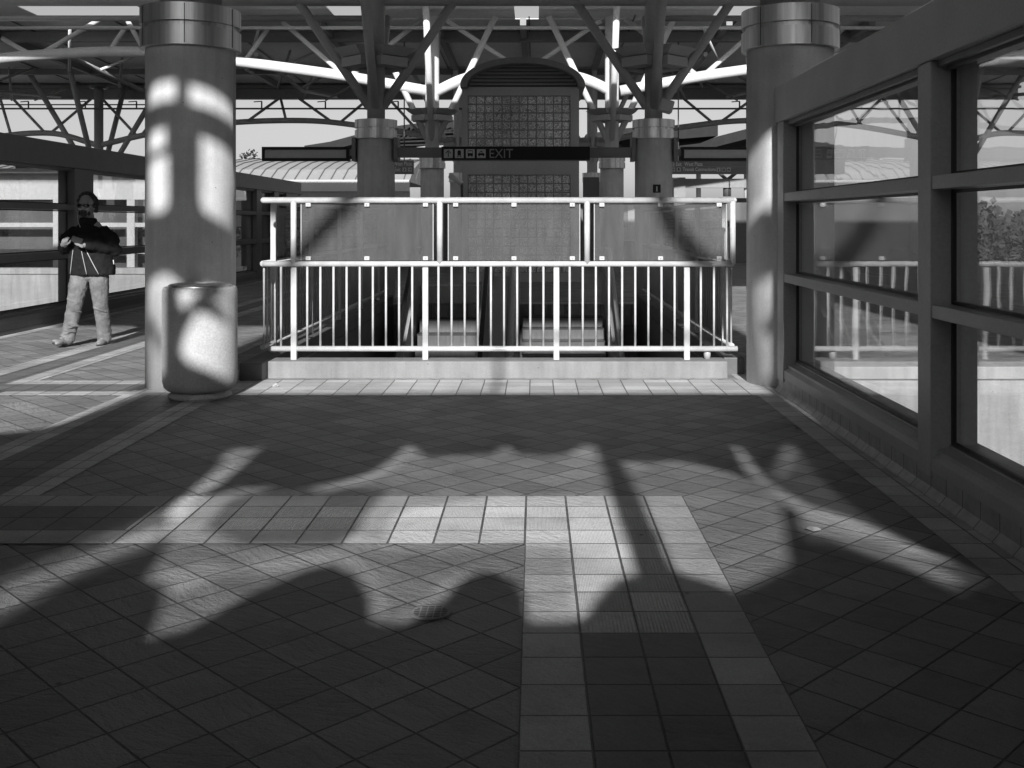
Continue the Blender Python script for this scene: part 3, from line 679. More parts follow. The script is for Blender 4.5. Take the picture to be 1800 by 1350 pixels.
wayfind(dx_(1176), dx_(1330), 'dark sign reading Exit West Plaza and Transit Connections right of the well',
        [('Exit', .17, dx_(1188), 291.5, dx_(1198)), ('West Plaza', .17, dx_(1203), 291.5, dx_(1235)), ('Transit Connections', .155, dx_(1200), 300.5, dx_(1258))],
        [('arrow', dx_(1182), 289), ('right', dx_(1183), 298), ('train', dx_(1193), 298), ('person', dx_(1263), 298), ('bus', dx_(1272), 298), ('taxi', dx_(1281), 298)])
wayfind(dx_(640), dx_(727), 'dark sign reading West Plaza Exit half hidden behind the left column',
        [('West Plaza', .175, dx_(692), 291, dx_(724)), ('Exit', .17, dx_(693), 301, dx_(704))],
        [('person', dx_(711), 298), ('right', dx_(720.5), 298)])
def display(x0, x1, label):
    YD = 19.4; fx = lambda px: (px-CX)/F*YD; fz = lambda py: EYE-(py-CY)/F*YD
    o = thing('display_panel', label, 'display', (fx((x0+x1)/2), YD, fz(270)), 'blank framed display panels'); L = (fx((x0+x1)/2), YD, fz(270))
    mb = MB()
    a, b, c, d = fx(x0), fx(x1), fz(282.5), fz(258)
    mb.box(a, b, YD, YD+.2, d-.05, d); mb.box(a, b, YD, YD+.2, c, c+.05); mb.box(a, a+.05, YD, YD+.2, c+.05, d-.05); mb.box(b-.05, b, YD, YD+.2, c+.05, d-.05)
    mb.build('frame', M['black'], o, loc=L)
    mb = MB(); mb.box(a+.05, b-.05, YD+.03, YD+.18, c+.05, d-.05); mb.build('screen', M['panelgrey'], o, loc=L)
    e0, e1 = (b, -2.95-.35) if x0 < 900 else (2.19+.35, a)
    mb = MB(); mb.box(e0, e1, YD+.05, YD+.15, fz(274), fz(262)); mb.build('arm', M['frame_dark'], o, loc=L)
display(460, 613, 'blank grey display panel in black frame left of the escalator well')
display(1198, 1352, 'blank grey display panel in black frame right of the escalator well')
# number plate on the column
xp, yp = 2.19+.02, 19.5-.36
o = thing('number_plate', 'small black plate with a pale number one on the right column', 'sign', (xp, yp, 2.04))
mb = MB(); mb.box(xp-.07, xp+.07, yp, yp+.02, 1.96, 2.11); mb.build('plate', M['black'], o, loc=(xp,yp,2.04))
mb = MB(); mb.box(xp-.01, xp+.01, yp-.004, yp, 1.995, 2.075); mb.box(xp-.02, xp+.02, yp-.004, yp, 1.985, 1.994); mb.build('numeral', M['pict'], o, loc=(xp,yp,2.04))

# ------------------------------------------------------------------ trash can
tc = thing('trash_can', 'round pale concrete trash can standing in front of the left column', 'trash can', (-2.74, 8.6, 0)); TL = (-2.74, 8.6, 0)
mb = MB(); mb.lathe([(.24, 0), (.25, .012), (.25, .03), (.225, .045), (.225, .06)], (TL[0], TL[1], 0), 56); mb.build('base_ring', M['can'], tc, loc=TL)
mb = MB(); mb.lathe([(.20, .06), (.25, .065), (.28, .09), (.294, .14), (.296, .25), (.296, .80), (.294, .88), (.284, .90), (.27, .905), (.26, .90), (.25, .86), (.05, .85)], (TL[0], TL[1], 0), 64); mb.build('body', M['can'], tc, loc=TL)
mb = MB(); mb.lathe([(.252, .885), (.252, .912), (.235, .925), (.14, .935), (.13, .925), (.12, .88)], (TL[0], TL[1], 0), 48); mb.build('lid', M['stain'], tc, loc=TL)

# ------------------------------------------------------------------ floor drain, leaves, litter
x, y = G(757, 1078); o = thing('floor_drain', 'small round slotted metal floor drain in the slate tiles', 'drain', (x, y, .004)); L = (x, y, .004)
mb = MB(); mb.lathe([(.078, .0042), (.077, .0060), (.066, .0062)], (x, y, 0), 40); mb.build('rim', M['iron'], o)
mb = MB()
for i in range(-3, 4):
    c = math.sqrt(.062**2-(i*.0165)**2)
    for k in range(-2, 3):
        a_, b_ = max(-c, k*.0255-.0105), min(c, k*.0255+.0105)
        if b_-a_ > .004: mb.box(x+a_, x+b_, y+i*.0165-.0045, y+i*.0165+.0045, .0050, .0066)
mb.build('slots', M['seal'], o)
def leaf(px, py, s, rz, label, curl=.4):
    x, y = G(px, py); mb = MB(); n = 8; rows = []
    for i in range(n+1):
        u = -1+2*i/n; wd = s*.45*(1-abs(u)**2.2)+.001; rows.append([mb.bm.verts.new((wd*v, u*s, abs(v)*wd*curl+.02*s+abs(u)*s*.25*curl)) for v in (-1, -.5, 0, .5, 1)])
    for a, b in zip(rows, rows[1:]):
        for k in range(4): mb.bm.faces.new((a[k], a[k+1], b[k+1], b[k]))
    o = mb.build('leaf', M['leaf']); o.location = (x, y, .006); o.rotation_euler = (0, R(18), R(rz))
    m = o.modifiers.new('s', 'SOLIDIFY'); m.thickness = .0015
    tag(o, label, 'leaf', 'dry leaves on the floor')
leaf(1430, 936, .034, 70, 'curled pale dry leaf lying on the sunlit tiles at right', 1.1)
leaf(1401, 755, .028, 30, 'small dry leaf on the light border strip by the window wall', .8)
leaf(862, 629-0, .02, 80, 'tiny dark leaf fragment near the concrete curb', .3) if False else None
x, y = G(484, 681); mb = MB(); bmesh.ops.create_icosphere(mb.bm, subdivisions=3, radius=.028)
for v in mb.bm.verts: v.co *= 1+random.uniform(-.35, .3); v.co.z *= .6
o = mb.build('paper_scrap', M['panelgrey']); o.location = (x, y, .017); tag(o, 'crumpled white paper scrap at the left end of the curb', 'litter')
mb = MB(); mb.lathe([(.03, .155), (.033, .225), (.025, .23)], (1.6, 9.8, 0), 20); tag(mb.build('paper_cup', M['panelgrey']), 'small white paper cup on the right end of the curb', 'litter')

# ------------------------------------------------------------------ outside and background
# sunlit concrete parapets outside both window walls
def parapet(x0, x1, y, z0, z1, label):
    mb = MB(); mb.box(x0, x1, y, y+.3, z0, z1-.12); mb.box(x0, x1, y-.03, y+.33, z1-.118, z1)
    tag(mb.build('parapet', M['parapet'], bevel=.01), label, 'wall', 'outdoor concrete parapets')
parapet(-20, -7.0, 20.5, -6.4, .53, 'sunlit concrete parapet outside the left window wall behind the man')
parapet(2.45, 12, 9.55, -6.4, .12, 'sunlit concrete parapet outside the right window wall')
# white station building behind the left glass
o = thing('station_building', 'white station building with gridded windows behind the left window wall', 'building', (-16, 24.5, 0)); L = (-16, 24.5, 0)
mb = MB(); mb.box(-26, -7.6, 24.5, 24.8, 1.95, 2.55); mb.box(-26, -7.6, 24.5, 24.8, -6.4, .35); mb.build('wall', M['whitewall'], o, loc=L)
mb = MB(); mb.box(-26.2, -7.4, 24.2, 30, 2.553, 2.66); mb.build('roof', M['fascia'], o, loc=L)
mb = MB(); mb.box(-26, -7.6, 25.0, 25.1, .3, 2.0); mb.build('glazing', M['darkglass'], o, loc=L)
mb = MB()
for x in [-7.7-1.72*k for k in range(11)]: mb.box(x-.09, x+.09, 24.5, 24.7, .352, 1.948)
for z in (1.36, .74): mb.box(-26, -7.6, 24.52, 24.68, z-.05, z+.05)
mb.build('window_frame', M['whitewall'], o, loc=L)
# seam-roofed hall
o = thing('seam_roofed_hall', 'low hall with pale curved standing seam roof far behind the left column', 'building', (-20, 52, 0)); L = (-20, 52, 0)
BY = 52.0
bp = lambda px, py, Y=BY: P(px, py, Y)
mb = MB(); zs = [(52, ez(0))]
prof = [(BY, EYE+74/F*BY), (BY+1.5, EYE+92/F*(BY+1.5)), (BY+4, EYE+103/F*(BY+4)), (BY+8, EYE+110/F*(BY+8)), (BY+8, 3.4), (BY, 3.4)]
xa, xb = -32, -6.2
mb.prism(prof, 'x', xa, xb); mb.build('roof', M['roofmetal'], o, loc=L)
mb = MB(); 
for k in range(44):
    x = xa+.3+k*.6
    for (a, b) in zip(prof[:4], prof[1:4]): mb.bar((x, a[0], a[1]+.02), (x, b[0], b[1]+.02), .05, .05)
mb.build('roof_seam', M['frame_dark'], o, loc=L)
mb = MB(); mb.box(xa, xb, BY-.3, BY-.01, 2.95, 3.5); mb.build('gutter', M['whitewall'], o, loc=L)
mb = MB(); mb.box(xa, xb, BY-.2, BY+.1, 2.62, 2.94); mb.build('beam', M['fascia'], o, loc=L)
mb = MB(); mb.box(xa, -4.5, BY, BY+.3, 1.2, 2.6); mb.build('wall', M['whitewall'], o, loc=L)
# butterfly canopies farther off
def wing(label, pts, Y, depth, thick):
    mb = MB(); n = len(pts)
    Q = [P(a, b, Y) for a, b in pts]
    poly = [(q.x, q.z) for q in Q]+[(q.x, q.z-thick) for q in Q[::-1]]
    for i in range(n-1):
        mb.prism([(Q[i].x, Q[i].z), (Q[i+1].x, Q[i+1].z), (Q[i+1].x, Q[i+1].z-thick), (Q[i].x, Q[i].z-thick)], 'y', Y, Y+depth)
    bmesh.ops.remove_doubles(mb.bm, verts=mb.bm.verts, dist=1e-3)
    r = thing('platform_canopy', label, 'canopy', Q[0], 'distant platform canopies'); mb.build('canopy_wing', M['far'], r)
    zmid = min(q.z for q in Q)
    for f in (.3, .7):
        mb = MB(); q = Q[0].lerp(Q[-1], f); mb.tube([(q.x, Y+depth/2, 0), (q.x, Y+depth/2, zmid)], .15, 12); mb.build('canopy_post', M['steel2'], r)
    return r
wing('distant dark canopy wing above the left display panel', [(535,256),(580,249),(640,233),(700,221),(760,213),(812,210)], 60, 10, .5)
wing('distant dark canopy wing rising behind the right display panel', [(1188,257),(1230,252),(1260,240),(1330,222),(1420,208)], 58, 12, .55)
wing('distant flat canopy wing crossing behind the right columns', [(1030,236),(1090,226),(1150,222),(1200,224),(1262,219)], 66, 9, .7)
# lattice under left wing
mb = MB()
for k in range(12):
    a = P(690+10*k, 250-2*k, 57); b = P(720+9*k, 225, 60); mb.tube([a, b], .05, 6)
for k in range(5): mb.tube([P(688, 238+6*k, 57), P(810, 232+7*k, 57)], .06, 6)
tag(mb.build('truss', M['far']), 'distant dark lattice truss between the left column and elevator tower', 'truss')
# beams and kiosk behind the right rail
o = thing('fare_hall', 'dark fare hall wall with a wide band opening behind the right railing', 'building', (5, 36, 0)); L = (5, 36, 0)
KY = 36; kx = lambda px: (px-CX)/F*KY; kz = lambda py: EYE-(py-CY)/F*KY
mb = MB(); mb.box(kx(1204), kx(1700), KY, KY+.3, kz(330), kz(314)); mb.box(kx(1184), kx(1204), KY-.1, KY+.4, 0, kz(312)); mb.build('beam', M['fascia'], o, loc=L)
mb = MB(); mb.box(kx(1020), kx(1700), KY+1, KY+1.3, 0, kz(347)); mb.build('wall', M['wellwall'], o, loc=L)
mb = MB(); mb.tube([(kx(1280), KY+.2, kz(314)), (kx(1280), KY+.2, kz(345))], .14, 10); mb.tube([(kx(1280), KY+.2, kz(316)), (kx(1262), KY+.2, kz(300))], .06, 8); mb.tube([(kx(1280), KY+.2, kz(316)), (kx(1300), KY+.2, kz(300))], .06, 8); mb.build('post', M['frame_dark'], o, loc=L)
mb = MB()
for a, b, c, d in ((1050,1070,395,440),(1108,1120,360,400),(1095,1130,400,425),(1190,1205,372,392),(1150,1165,355,375)): mb.box(kx(a), kx(b), KY+.95, KY+.99, kz(d), kz(c))
mb.build('notice_board', M['panelgrey'], o, loc=L)
# left wall behind rail
mb = MB(); mb.box(-9.5, -2.2, 34, 34.3, 0, 2.12); tag(mb.build('wall', M['wellwall']), 'low dark wall across the concourse behind the left glass panel', 'wall')
mb = MB(); mb.box(kx(1018), kx(1044), 33, 33.2, kz(460), kz(318)); mb.box(kx(1018), kx(1044), 32.9, 33, kz(360), kz(358)); tag(mb.build('cabinet', M['frame_dark']), 'tall dark cabinet just right of the elevator tower', 'cabinet')
# fare machines
proto = None
for i, px in enumerate((1227, 1272)):
    YM = 26.0; xm = (px-CX)/F*YM
    lab = ['left one of the two grey fare machines behind the right glass panel', 'right one of the two grey fare machines behind the right glass panel'][i]
    if proto is None:
        o = thing('fare_machine', lab, 'machine', (0,0,0), 'fare machines beyond the well')
        mb = MB(); mb.box(-.13, .13, 0, .5, 0, 1.28); mb.box(-.15, .15, -.02, .52, 1.28, 1.31); mb.build('body', M['panelgrey'], o, bevel=.01)
        for z in (1.05, .86):
            mb = MB(); disc(mb, 0, z, .055, -.012, 0); mb.build('dial', M['black'], o)
        mb = MB(); mb.box(-.07, .07, -.01, 0, .6, .68); mb.build('slot_panel', M['frame_dark'], o)
        proto = o
    else: o = copy_tree(proto); o['label'] = lab
    o.location = (xm, YM, 0)
# loudspeaker / clock box at upper right of column 2
mb = MB(); mb.bar(P(1160,184,19.0), P(1182,190,19.0), .3, .22); tag(mb.build('floodlight', M['steel2'], bevel=.02), 'small grey floodlight fixed on the right column post', 'light fixture')
o = thing('security_camera', 'white tube security camera beside the left side of the elevator', 'camera', P(800,318,24))
mb = MB(); mb.tube([P(790,308,24), P(812,323,24)], .06, 14); mb.build('housing', M['steel'], o)
mb = MB(); mb.tube([P(812,323,24), P(812,345,24.3), P(820,350,25)], .03, 8); mb.build('bracket', M['frame_dark'], o)
# departure board outside left
o = thing('departure_board', 'small dark departure board on a post above the left building', 'sign', P(39,300,30))
mb = MB(); a = P(27,306,30); b = P(51,292,30); mb.box(a.x, b.x, 30, 30.15, a.z, b.z); mb.build('board', M['black'], o)
mb = MB(); mb.tube([P(39,306,30.07), P(39,330,30.07)], .02, 8); mb.build('post', M['steel2'], o)
mb = MB(); mb.tube([P(-40,299,34), P(110,299,34)], .05, 8)
for px in (-20, 20, 84): mb.tube([P(px,299,34), P(px,325,34)], .06, 8)
tag(mb.build('roof_railing', M['frame_dark']), 'thin dark railing on the roof line at far left', 'railing')

# ------------------------------------------------------------------ trees
def tree(x, y, zb, h, w, label, seed):
    rnd = random.Random(seed); o = thing('tree', label, 'tree', (x, y, zb), 'trees beyond the station')
    mb = MB(); mb.tube([(x, y, zb), (x+.1, y, zb+h*.55), (x, y, zb+h*.8)], [.35, .22, .08], 10)
    for k in range(6):
        a = rnd.uniform(0, 6.28); z = zb+h*rnd.uniform(.35, .6); mb.tube([(x, y, z), (x+math.cos(a)*w*.35, y+math.sin(a)*w*.35, z+h*.22)], [.1, .04], 6)
    mb.build('trunk', M['bark'], o, loc=(x,y,zb))
    mb = MB(); cl = []
    for k in range(26):
        u = rnd.random(); a = rnd.uniform(0, 6.28); rr = w*.5*math.sqrt(rnd.random())*(1-.5*abs(u-.4))
        cl.append((x+math.cos(a)*rr, y+math.sin(a)*rr, zb+h*(.35+.6*u), w*rnd.uniform(.10, .2)))
    for (a, b, c, r) in cl:
        for _ in range(110):
            d = Vector((rnd.gauss(0,1), rnd.gauss(0,1), rnd.gauss(0,1))).normalized()*r*rnd.uniform(.5, 1.1); p = Vector((a, b, c))+d; s = w*.024*rnd.uniform(.7, 1.5)
            e1 = Vector((rnd.gauss(0,1), rnd.gauss(0,1), rnd.gauss(0,1))).normalized(); e2 = e1.orthogonal().normalized()
            mb.bm.faces.new([mb.bm.verts.new(q) for q in (p-e1*s, p+e2*s*.6, p+e1*s, p-e2*s*.6)])
    mb.build('crown', M['foliage'], o, loc=(x,y,zb))
tree(*P(432, 300, 95).xy, -6.5, 6.5+1.43+124/F*95, 6.5, 'small leafy tree above the seam roof left of the display panel', 1)
tree(*P(330, 300, 70).xy, -6.5, 6.5+1.43+98/F*70, 7, 'leafy tree beyond the left window wall beside its post', 2)
for px, Y, tp, w_, lb in ((1475,110,402,11,'dark tree beyond the right window wall nearest to the column'), (1545,135,396,15,'broad dark tree in the middle of the first right pane'), (1625,120,412,12,'dark tree outside half hidden by the right window post'), (1745,150,424,22,'low dark tree behind the second right pane'), (1880,135,420,20,'dark tree at the far right edge behind the glass')):
    tree(*P(px, 420, Y).xy, -6.5, 7.93-(tp-390)/F*Y, w_, lb, px)
# far tree line
mb = MB(); rnd = random.Random(11)
for k in range(9000):
    a = rnd.uniform(-170, 260); y = 300+rnd.uniform(-6, 6); top = 2.5+3*math.sin(a*.06)+2*math.sin(a*.21+1)+1.5*math.sin(a*.7)
    z = rnd.uniform(-6, top); p = Vector((a, y, z)); s = rnd.uniform(.8, 1.6)
    e1 = Vector((rnd.gauss(0,1), rnd.gauss(0,.4), rnd.gauss(0,1))).normalized(); e2 = e1.cross(Vector((0,1,.1))).normalized()
    mb.bm.faces.new([mb.bm.verts.new(q) for q in (p-e1*s, p+e2*s*.7, p+e1*s, p-e2*s*.7)])
tag(mb.build('treeline', M['foliage']), 'far wooded treeline along the horizon', 'treeline', kind='stuff')

# ------------------------------------------------------------------ unseen gobo added behind the camera, its openings shaped to cast the light patches
YM_, TH = -1.5, .04
def fl(*pts):
    out = []
    for a, b in pts: X, Y = G(a, b); out.append((X, (Y-YM_)*T))
    return out
def pl(Y0, *pts): return [((a-CX)/F*Y0, EYE-(b-CY)/F*Y0+(Y0-YM_)*T) for a, b in pts]
HT = 7.21-YM_*T
# (level, polygon) later ones win: 0 solid, 1 partial sun filter, 2 open
lay = []
# 3 = strong sun filter, 1 = partial sun filter, 2 = open
lay.append((1, fl((300,900),(360,872),(420,856),(520,858),(600,848),(660,828),(700,800),(714,783),(722,783),(745,803),(800,799),(870,796),(890,781),(905,797),(950,799),(1000,796),(1035,779),(1046,785),(1072,870),(1110,990),(1118,1012),(1085,1020),(1050,1052),(1030,1082),(1010,1092),(930,1095),(922,1050),(905,1020),(870,1004),(830,1010),(800,1030),(775,1062),(755,1077),(700,1100),(655,1096),(650,1050),(625,1010),(585,993),(540,1003),(430,1050),(330,1110),(262,1125),(285,1060),(290,1030),(255,1015),(285,975))))
lay.append((3, fl((470,862),(600,852),(690,860),(640,930),(600,960),(430,960),(360,930),(400,880))))
lay.append((2, fl((600,955),(660,915),(720,895),(800,885),(880,872),(990,868),(1066,862),(1080,900),(1110,990),(1118,1012),(1085,1018),(1050,1050),(1030,1078),(1008,1088),(1000,960),(920,955),(860,962),(760,968),(680,970))))
lay.append((1, fl((625,950),(645,905),(680,865),(715,845),(735,855),(705,890),(685,925),(675,955))))
lay.append((2, fl((402,790),(458,787),(432,812),(385,850),(330,895),(308,940),(290,932),(300,895),(345,855),(385,820))))
lay.append((1, fl((420,799),(446,792),(412,818),(392,832))))
lay.append((3, fl((0,1010),(150,950),(260,905),(300,900),(300,960),(150,1015),(60,1065),(-30,1115),(-30,1030))))
lay.append((1, fl((0,1030),(120,985),(230,940),(290,922),(290,945),(150,1000),(40,1060),(-20,1085))))
lay.append((2, fl((255,1018),(300,1000),(350,985),(420,992),(520,975),(600,970),(640,985),(600,985),(540,995),(450,1012),(380,1015),(320,1040),(292,1035))))
lay.append((1, fl((1093,810),(1130,812),(1190,808),(1250,820),(1318,842),(1345,842),(1372,862),(1380,930),(1388,995),(1340,1022),(1290,1042),(1260,1030),(1190,1008),(1178,990),(1130,880))))
lay.append((3, fl((1296,797),(1291,780),(1302,788),(1345,840),(1370,800),(1388,776),(1410,795),(1425,825),(1480,880),(1560,930),(1640,975),(1740,1015),(1690,1050),(1600,1005),(1480,965),(1408,952),(1400,880),(1345,842))))
lay.append((1, fl((1405,885),(1480,922),(1560,955),(1690,1015),(1670,1030),(1590,995),(1480,955),(1408,930))))
lay.append((2, fl((1290,781),(1301,788),(1326,822),(1350,846),(1336,850),(1308,822))))
lay.append((2, fl((1352,846),(1372,860),(1420,887),(1500,912),(1565,940),(1620,965),(1690,992),(1640,985),(1545,955),(1480,935),(1400,900),(1358,868))))
lay.append((1, fl((1376,800),(1386,780),(1396,790),(1388,815),(1372,840),(1362,838))))
# bright rims along the scallops and humps
for q in (((540,856),(600,846),(660,827),(700,799),(714,783),(722,783),(716,806),(690,828),(640,850),(570,866)), ((722,783),(745,803),(752,816),(726,810)), ((868,797),(890,781),(905,797),(902,806),(890,792),(874,806)), ((1000,797),(1035,779),(1046,785),(1052,810),(1034,794),(1012,806)), ((1093,810),(1130,812),(1142,824),(1108,828)),
          ((585,993),(625,1008),(652,1050),(658,1090),(676,1085),(668,1040),(645,1000),(610,985)), ((700,1098),(757,1076),(800,1030),(830,1008),(870,1002),(903,1018),(905,1008),(872,990),(825,996),(785,1022),(745,1058),(700,1078))): lay.append((2, fl(*q)))
a = fl((430,692),(1350,692)); top = (9.76-YM_)*T+1.68
lay.append((2, [a[0], (1.97, a[1][1]), (1.97, top), (-2.62, top)]))
lay.append((0, [(-.372, a[0][1]), (-.31, a[0][1]), (-.31, (9.76-YM_)*T+.33), (-.36, (9.76-YM_)*T+.33)]))
lay.append((0, pl(YR, (612,330),(656,330),(600,388),(545,445),(508,490),(494,545),(484,545),(500,462),(555,395))))
lay.append((0, pl(YR, (1138,330),(1166,330),(1218,415),(1266,466),(1250,484),(1215,472),(1165,402))))
lay.append((0, pl(YR, (1262,452),(1300,430),(1330,430),(1330,560),(1286,560))))
lay.append((0, pl(YR, (480,588),(1285,588),(1285,599),(480,599))))
Yl = 8.84
for q in (((258,145),(309,145),(309,178),(258,178)), ((335,148),(402,148),(402,183),(335,183)), ((256,224),(291,224),(291,262),(256,262)), ((254,274),(296,274),(296,362),(286,374),(254,366)),
          ((353,235),(402,235),(402,378),(360,372),(353,355)), ((252,486),(292,480),(318,500),(318,690),(252,690)), ((352,500),(372,490),(402,494),(402,512),(356,510))):
    lay.append((2, pl(Yl, *q)))
lay.append((0, pl(Yl, (252,546),(262,556),(284,600),(284,625),(252,575))))
Yt = 8.33
for q in (((314,508),(354,508),(328,545),(318,538)), ((346,550),(370,550),(420,572),(420,668),(332,640),(318,620),(330,582)), ((372,527),(395,512),(420,505),(420,548),(386,536))): lay.append((2, pl(Yt, *q)))
Yr = 9.02
for q in (((1308,250),(1340,235),(1372,222),(1372,372),(1345,352),(1308,382)), ((1308,483),(1338,480),(1336,536),(1308,536)), ((1345,480),(1372,480),(1372,565),(1350,548)), ((1308,595),(1335,572),(1364,590),(1368,652),(1340,660),(1308,676))): lay.append((2, pl(Yr, *q)))
lay.append((0, pl(Yr, (1337,228),(1347,236),(1340,335),(1329,335))))
for q in (((1606,195),(1645,195),(1645,322),(1612,318)), ((1606,392),(1645,392),(1645,572),(1612,566))): lay.append((2, pl(5.62, *q)))
b = fl((-60,768),(60,757),(110,745),(170,722),(250,690))
lay.append((2, [(-6.66, b[0][1]-.05)]+b+[(-3.44, b[-1][1]+.02), (-3.44, HT-.17), (-6.66, HT-.17)]))
def inside(poly, x, y):
    c = False; n = len(poly)
    for i in range(n):
        x1, y1 = poly[i]; x2, y2 = poly[i-1]
        if (y1 > y) != (y2 > y) and x < (x2-x1)*(y-y1)/(y2-y1)+x1: c = not c
    return c
bbs = [(min(p[0] for p in q), max(p[0] for p in q), min(p[1] for p in q), max(p[1] for p in q)) for _, q in lay]
cs = .0125; X0, X1 = -6.66, 2.70
solid, tint, strong_dim = MB(), MB(), MB()
nz = int(HT/cs); nx = int((X1-X0)/cs); prev = {}
def flush(runs, z1):
    for (lv, a, b), z0 in runs:
        xa, xb = X0+a*cs, X0+b*cs; mbx = {0: solid, 1: tint, 3: strong_dim}[lv]
        if lv == 0: mbx.box(xa, xb, YM_-TH/2, YM_+TH/2, z0, z1)
        else: mbx.box(xa, xb, YM_-.003, YM_+.003, z0, z1)
for j in range(nz+1):
    z = (j+.5)*cs; row = []
    if j < nz:
        act = [(lv, q) for (lv, q), bb in zip(lay, bbs) if bb[2] <= z <= bb[3]]
        if not act: row = [(0, 0, nx)]
        else:
            cur = None
            for i in range(nx):
                x = X0+(i+.5)*cs; lv = 0
                for l, q in act:
                    if inside(q, x, z): lv = l
                if cur is None or cur[0] != lv:
                    if cur: row.append((cur[0], cur[1], i))
                    cur = (lv, i)
            row.append((cur[0], cur[1], nx))
    now = {r: prev[r] if r in prev else j*cs for r in row if r[0] != 2}
    flush([(r, z0) for r, z0 in prev.items() if r not in now], j*cs)
    prev = now
sw = thing('sun_gobo', 'added gobo wall behind the viewer, openings shaped to cast light patches', 'wall', (-2, YM_, 0))
s_ = solid.build('panel', M['screen'], sw)
mtint = bpy.data.materials.new('partial_sun_filter'); mtint.use_nodes = True; nn = mtint.node_tree; nn.nodes.remove(nn.nodes['Principled BSDF'])  # added filter panes that weaken the sun for the half-lit patches
tr = nn.nodes.new('ShaderNodeBsdfTransparent'); tr.inputs[0].default_value = (.80,.80,.80,1); nn.links.new(tr.outputs[0], nn.nodes['Material Output'].inputs[0])
msm = mtint.copy(); msm.name = 'strong_sun_filter'; msm.node_tree.nodes['Transparent BSDF'].inputs[0].default_value = (.42,.42,.42,1); strong_dim.build('strong_filter_panes', msm, sw)
t_ = tint.build('partial_filter_panes', mtint, sw)


# ------------------------------------------------------------------ person walking
MX, MY = -5.19, 12.2
pn = thing('person', 'man in black jacket and pale jeans walking with a phone in his hands', 'person', (MX, MY, 0))
HSC = True
def headscale(mb, off):
    if not HSC: return
    c = off+Vector((0,.0,1.475))
    for v in mb.bm.verts:
        if v.co.z > 1.475: v.co = c+(v.co-c)*1.13
def solidify(mb, name, mat, parent, vox, smooth=4, disp=0, dscale=.06):
    headscale(mb, Vector((0,0,0)))
    for v in mb.bm.verts: v.co += Vector((MX, MY, 0))
    o = mb.build(name, mat, parent)
    r = o.modifiers.new('r', 'REMESH'); r.mode = 'VOXEL'; r.voxel_size = vox; r.use_smooth_shade = True
    m = o.modifiers.new('s', 'SMOOTH'); m.iterations = smooth; m.factor = .5
    if disp:
        tx = bpy.data.textures.new(name+'_folds', 'CLOUDS'); tx.noise_scale = dscale; d = o.modifiers.new('d', 'DISPLACE'); d.texture = tx; d.strength = disp; d.mid_level = .5
    dg = bpy.context.evaluated_depsgraph_get(); me = bpy.data.meshes.new_from_object(o.evaluated_get(dg))
    old = o.data; o.modifiers.clear(); o.data = me; bpy.data.meshes.remove(old); me.name = name
    return o
def limb(mb, pts, rr, n=14):
    mb.tube(pts, list(rr), n)
    for p, r in zip(pts, rr): mb.ell(p, (r, r, r), n=12, m=8)
SHl, SHr = Vector((-.175, .0, 1.315)), Vector((.215, .0, 1.315))
ELl, ELr = Vector((-.27, .02, 1.13)), Vector((.325, .0, 1.11))
HDl, HDr = Vector((-.165, -.22, 1.165)), Vector((.075, -.27, 1.165))
HPl, HPr = Vector((-.075, .0, .87)), Vector((.125, .0, .87))
KNl, KNr = Vector((-.115, -.08, .47)), Vector((.165, -.03, .47))
ANl, ANr = Vector((-.19, -.14, .10)), Vector((.165, .07, .09))
HC = Vector((.0, -.02, 1.60))
body = MB()
body.ell(HC+Vector((0,.012,.02)), (.074,.092,.105), n=20, m=14); body.ell(HC+Vector((0,-.025,-.045)), (.056,.064,.072)); body.ell(HC+Vector((0,-.055,-.09)), (.028,.028,.022))
body.ell(HC+Vector((0,-.096,-.018)), (.013,.018,.024)); body.ell(HC+Vector((0,-.101,-.032)), (.017,.014,.010)); body.ell(HC+Vector((0,-.075,.018)), (.052,.02,.012))
for s in (-1, 1):
    body.ell(HC+Vector((.076*s,.015,-.012)), (.010,.018,.030)); body.ell(HC+Vector((.038*s,-.072,-.030)), (.022,.018,.018)); body.ell(HC+Vector((.028*s,-.082,.002)), (.012,.010,.008))
limb(body, [HC+Vector((0,.02,-.08)), (0.01,.01,1.42)], (.058,.066))
for z, rx, ry, cx in ((1.36,.15,.09,.02),(1.24,.16,.10,.02),(1.10,.15,.10,.02),(.97,.15,.10,.03),(.89,.14,.10,.03)): body.ell((cx,0,z), (rx,ry,.10))
limb(body, [SHl, ELl, HDl], (.05,.04,.028)); limb(body, [SHr, ELr, HDr], (.05,.04,.028))
limb(body, [HPl, KNl, ANl], (.085,.055,.04)); limb(body, [HPr, KNr, ANr], (.085,.055,.04))
body.ell(ANl+Vector((-.02,-.10,-.04)), (.04,.11,.035)); body.ell(ANr+Vector((0,-.08,-.05)), (.04,.11,.035))
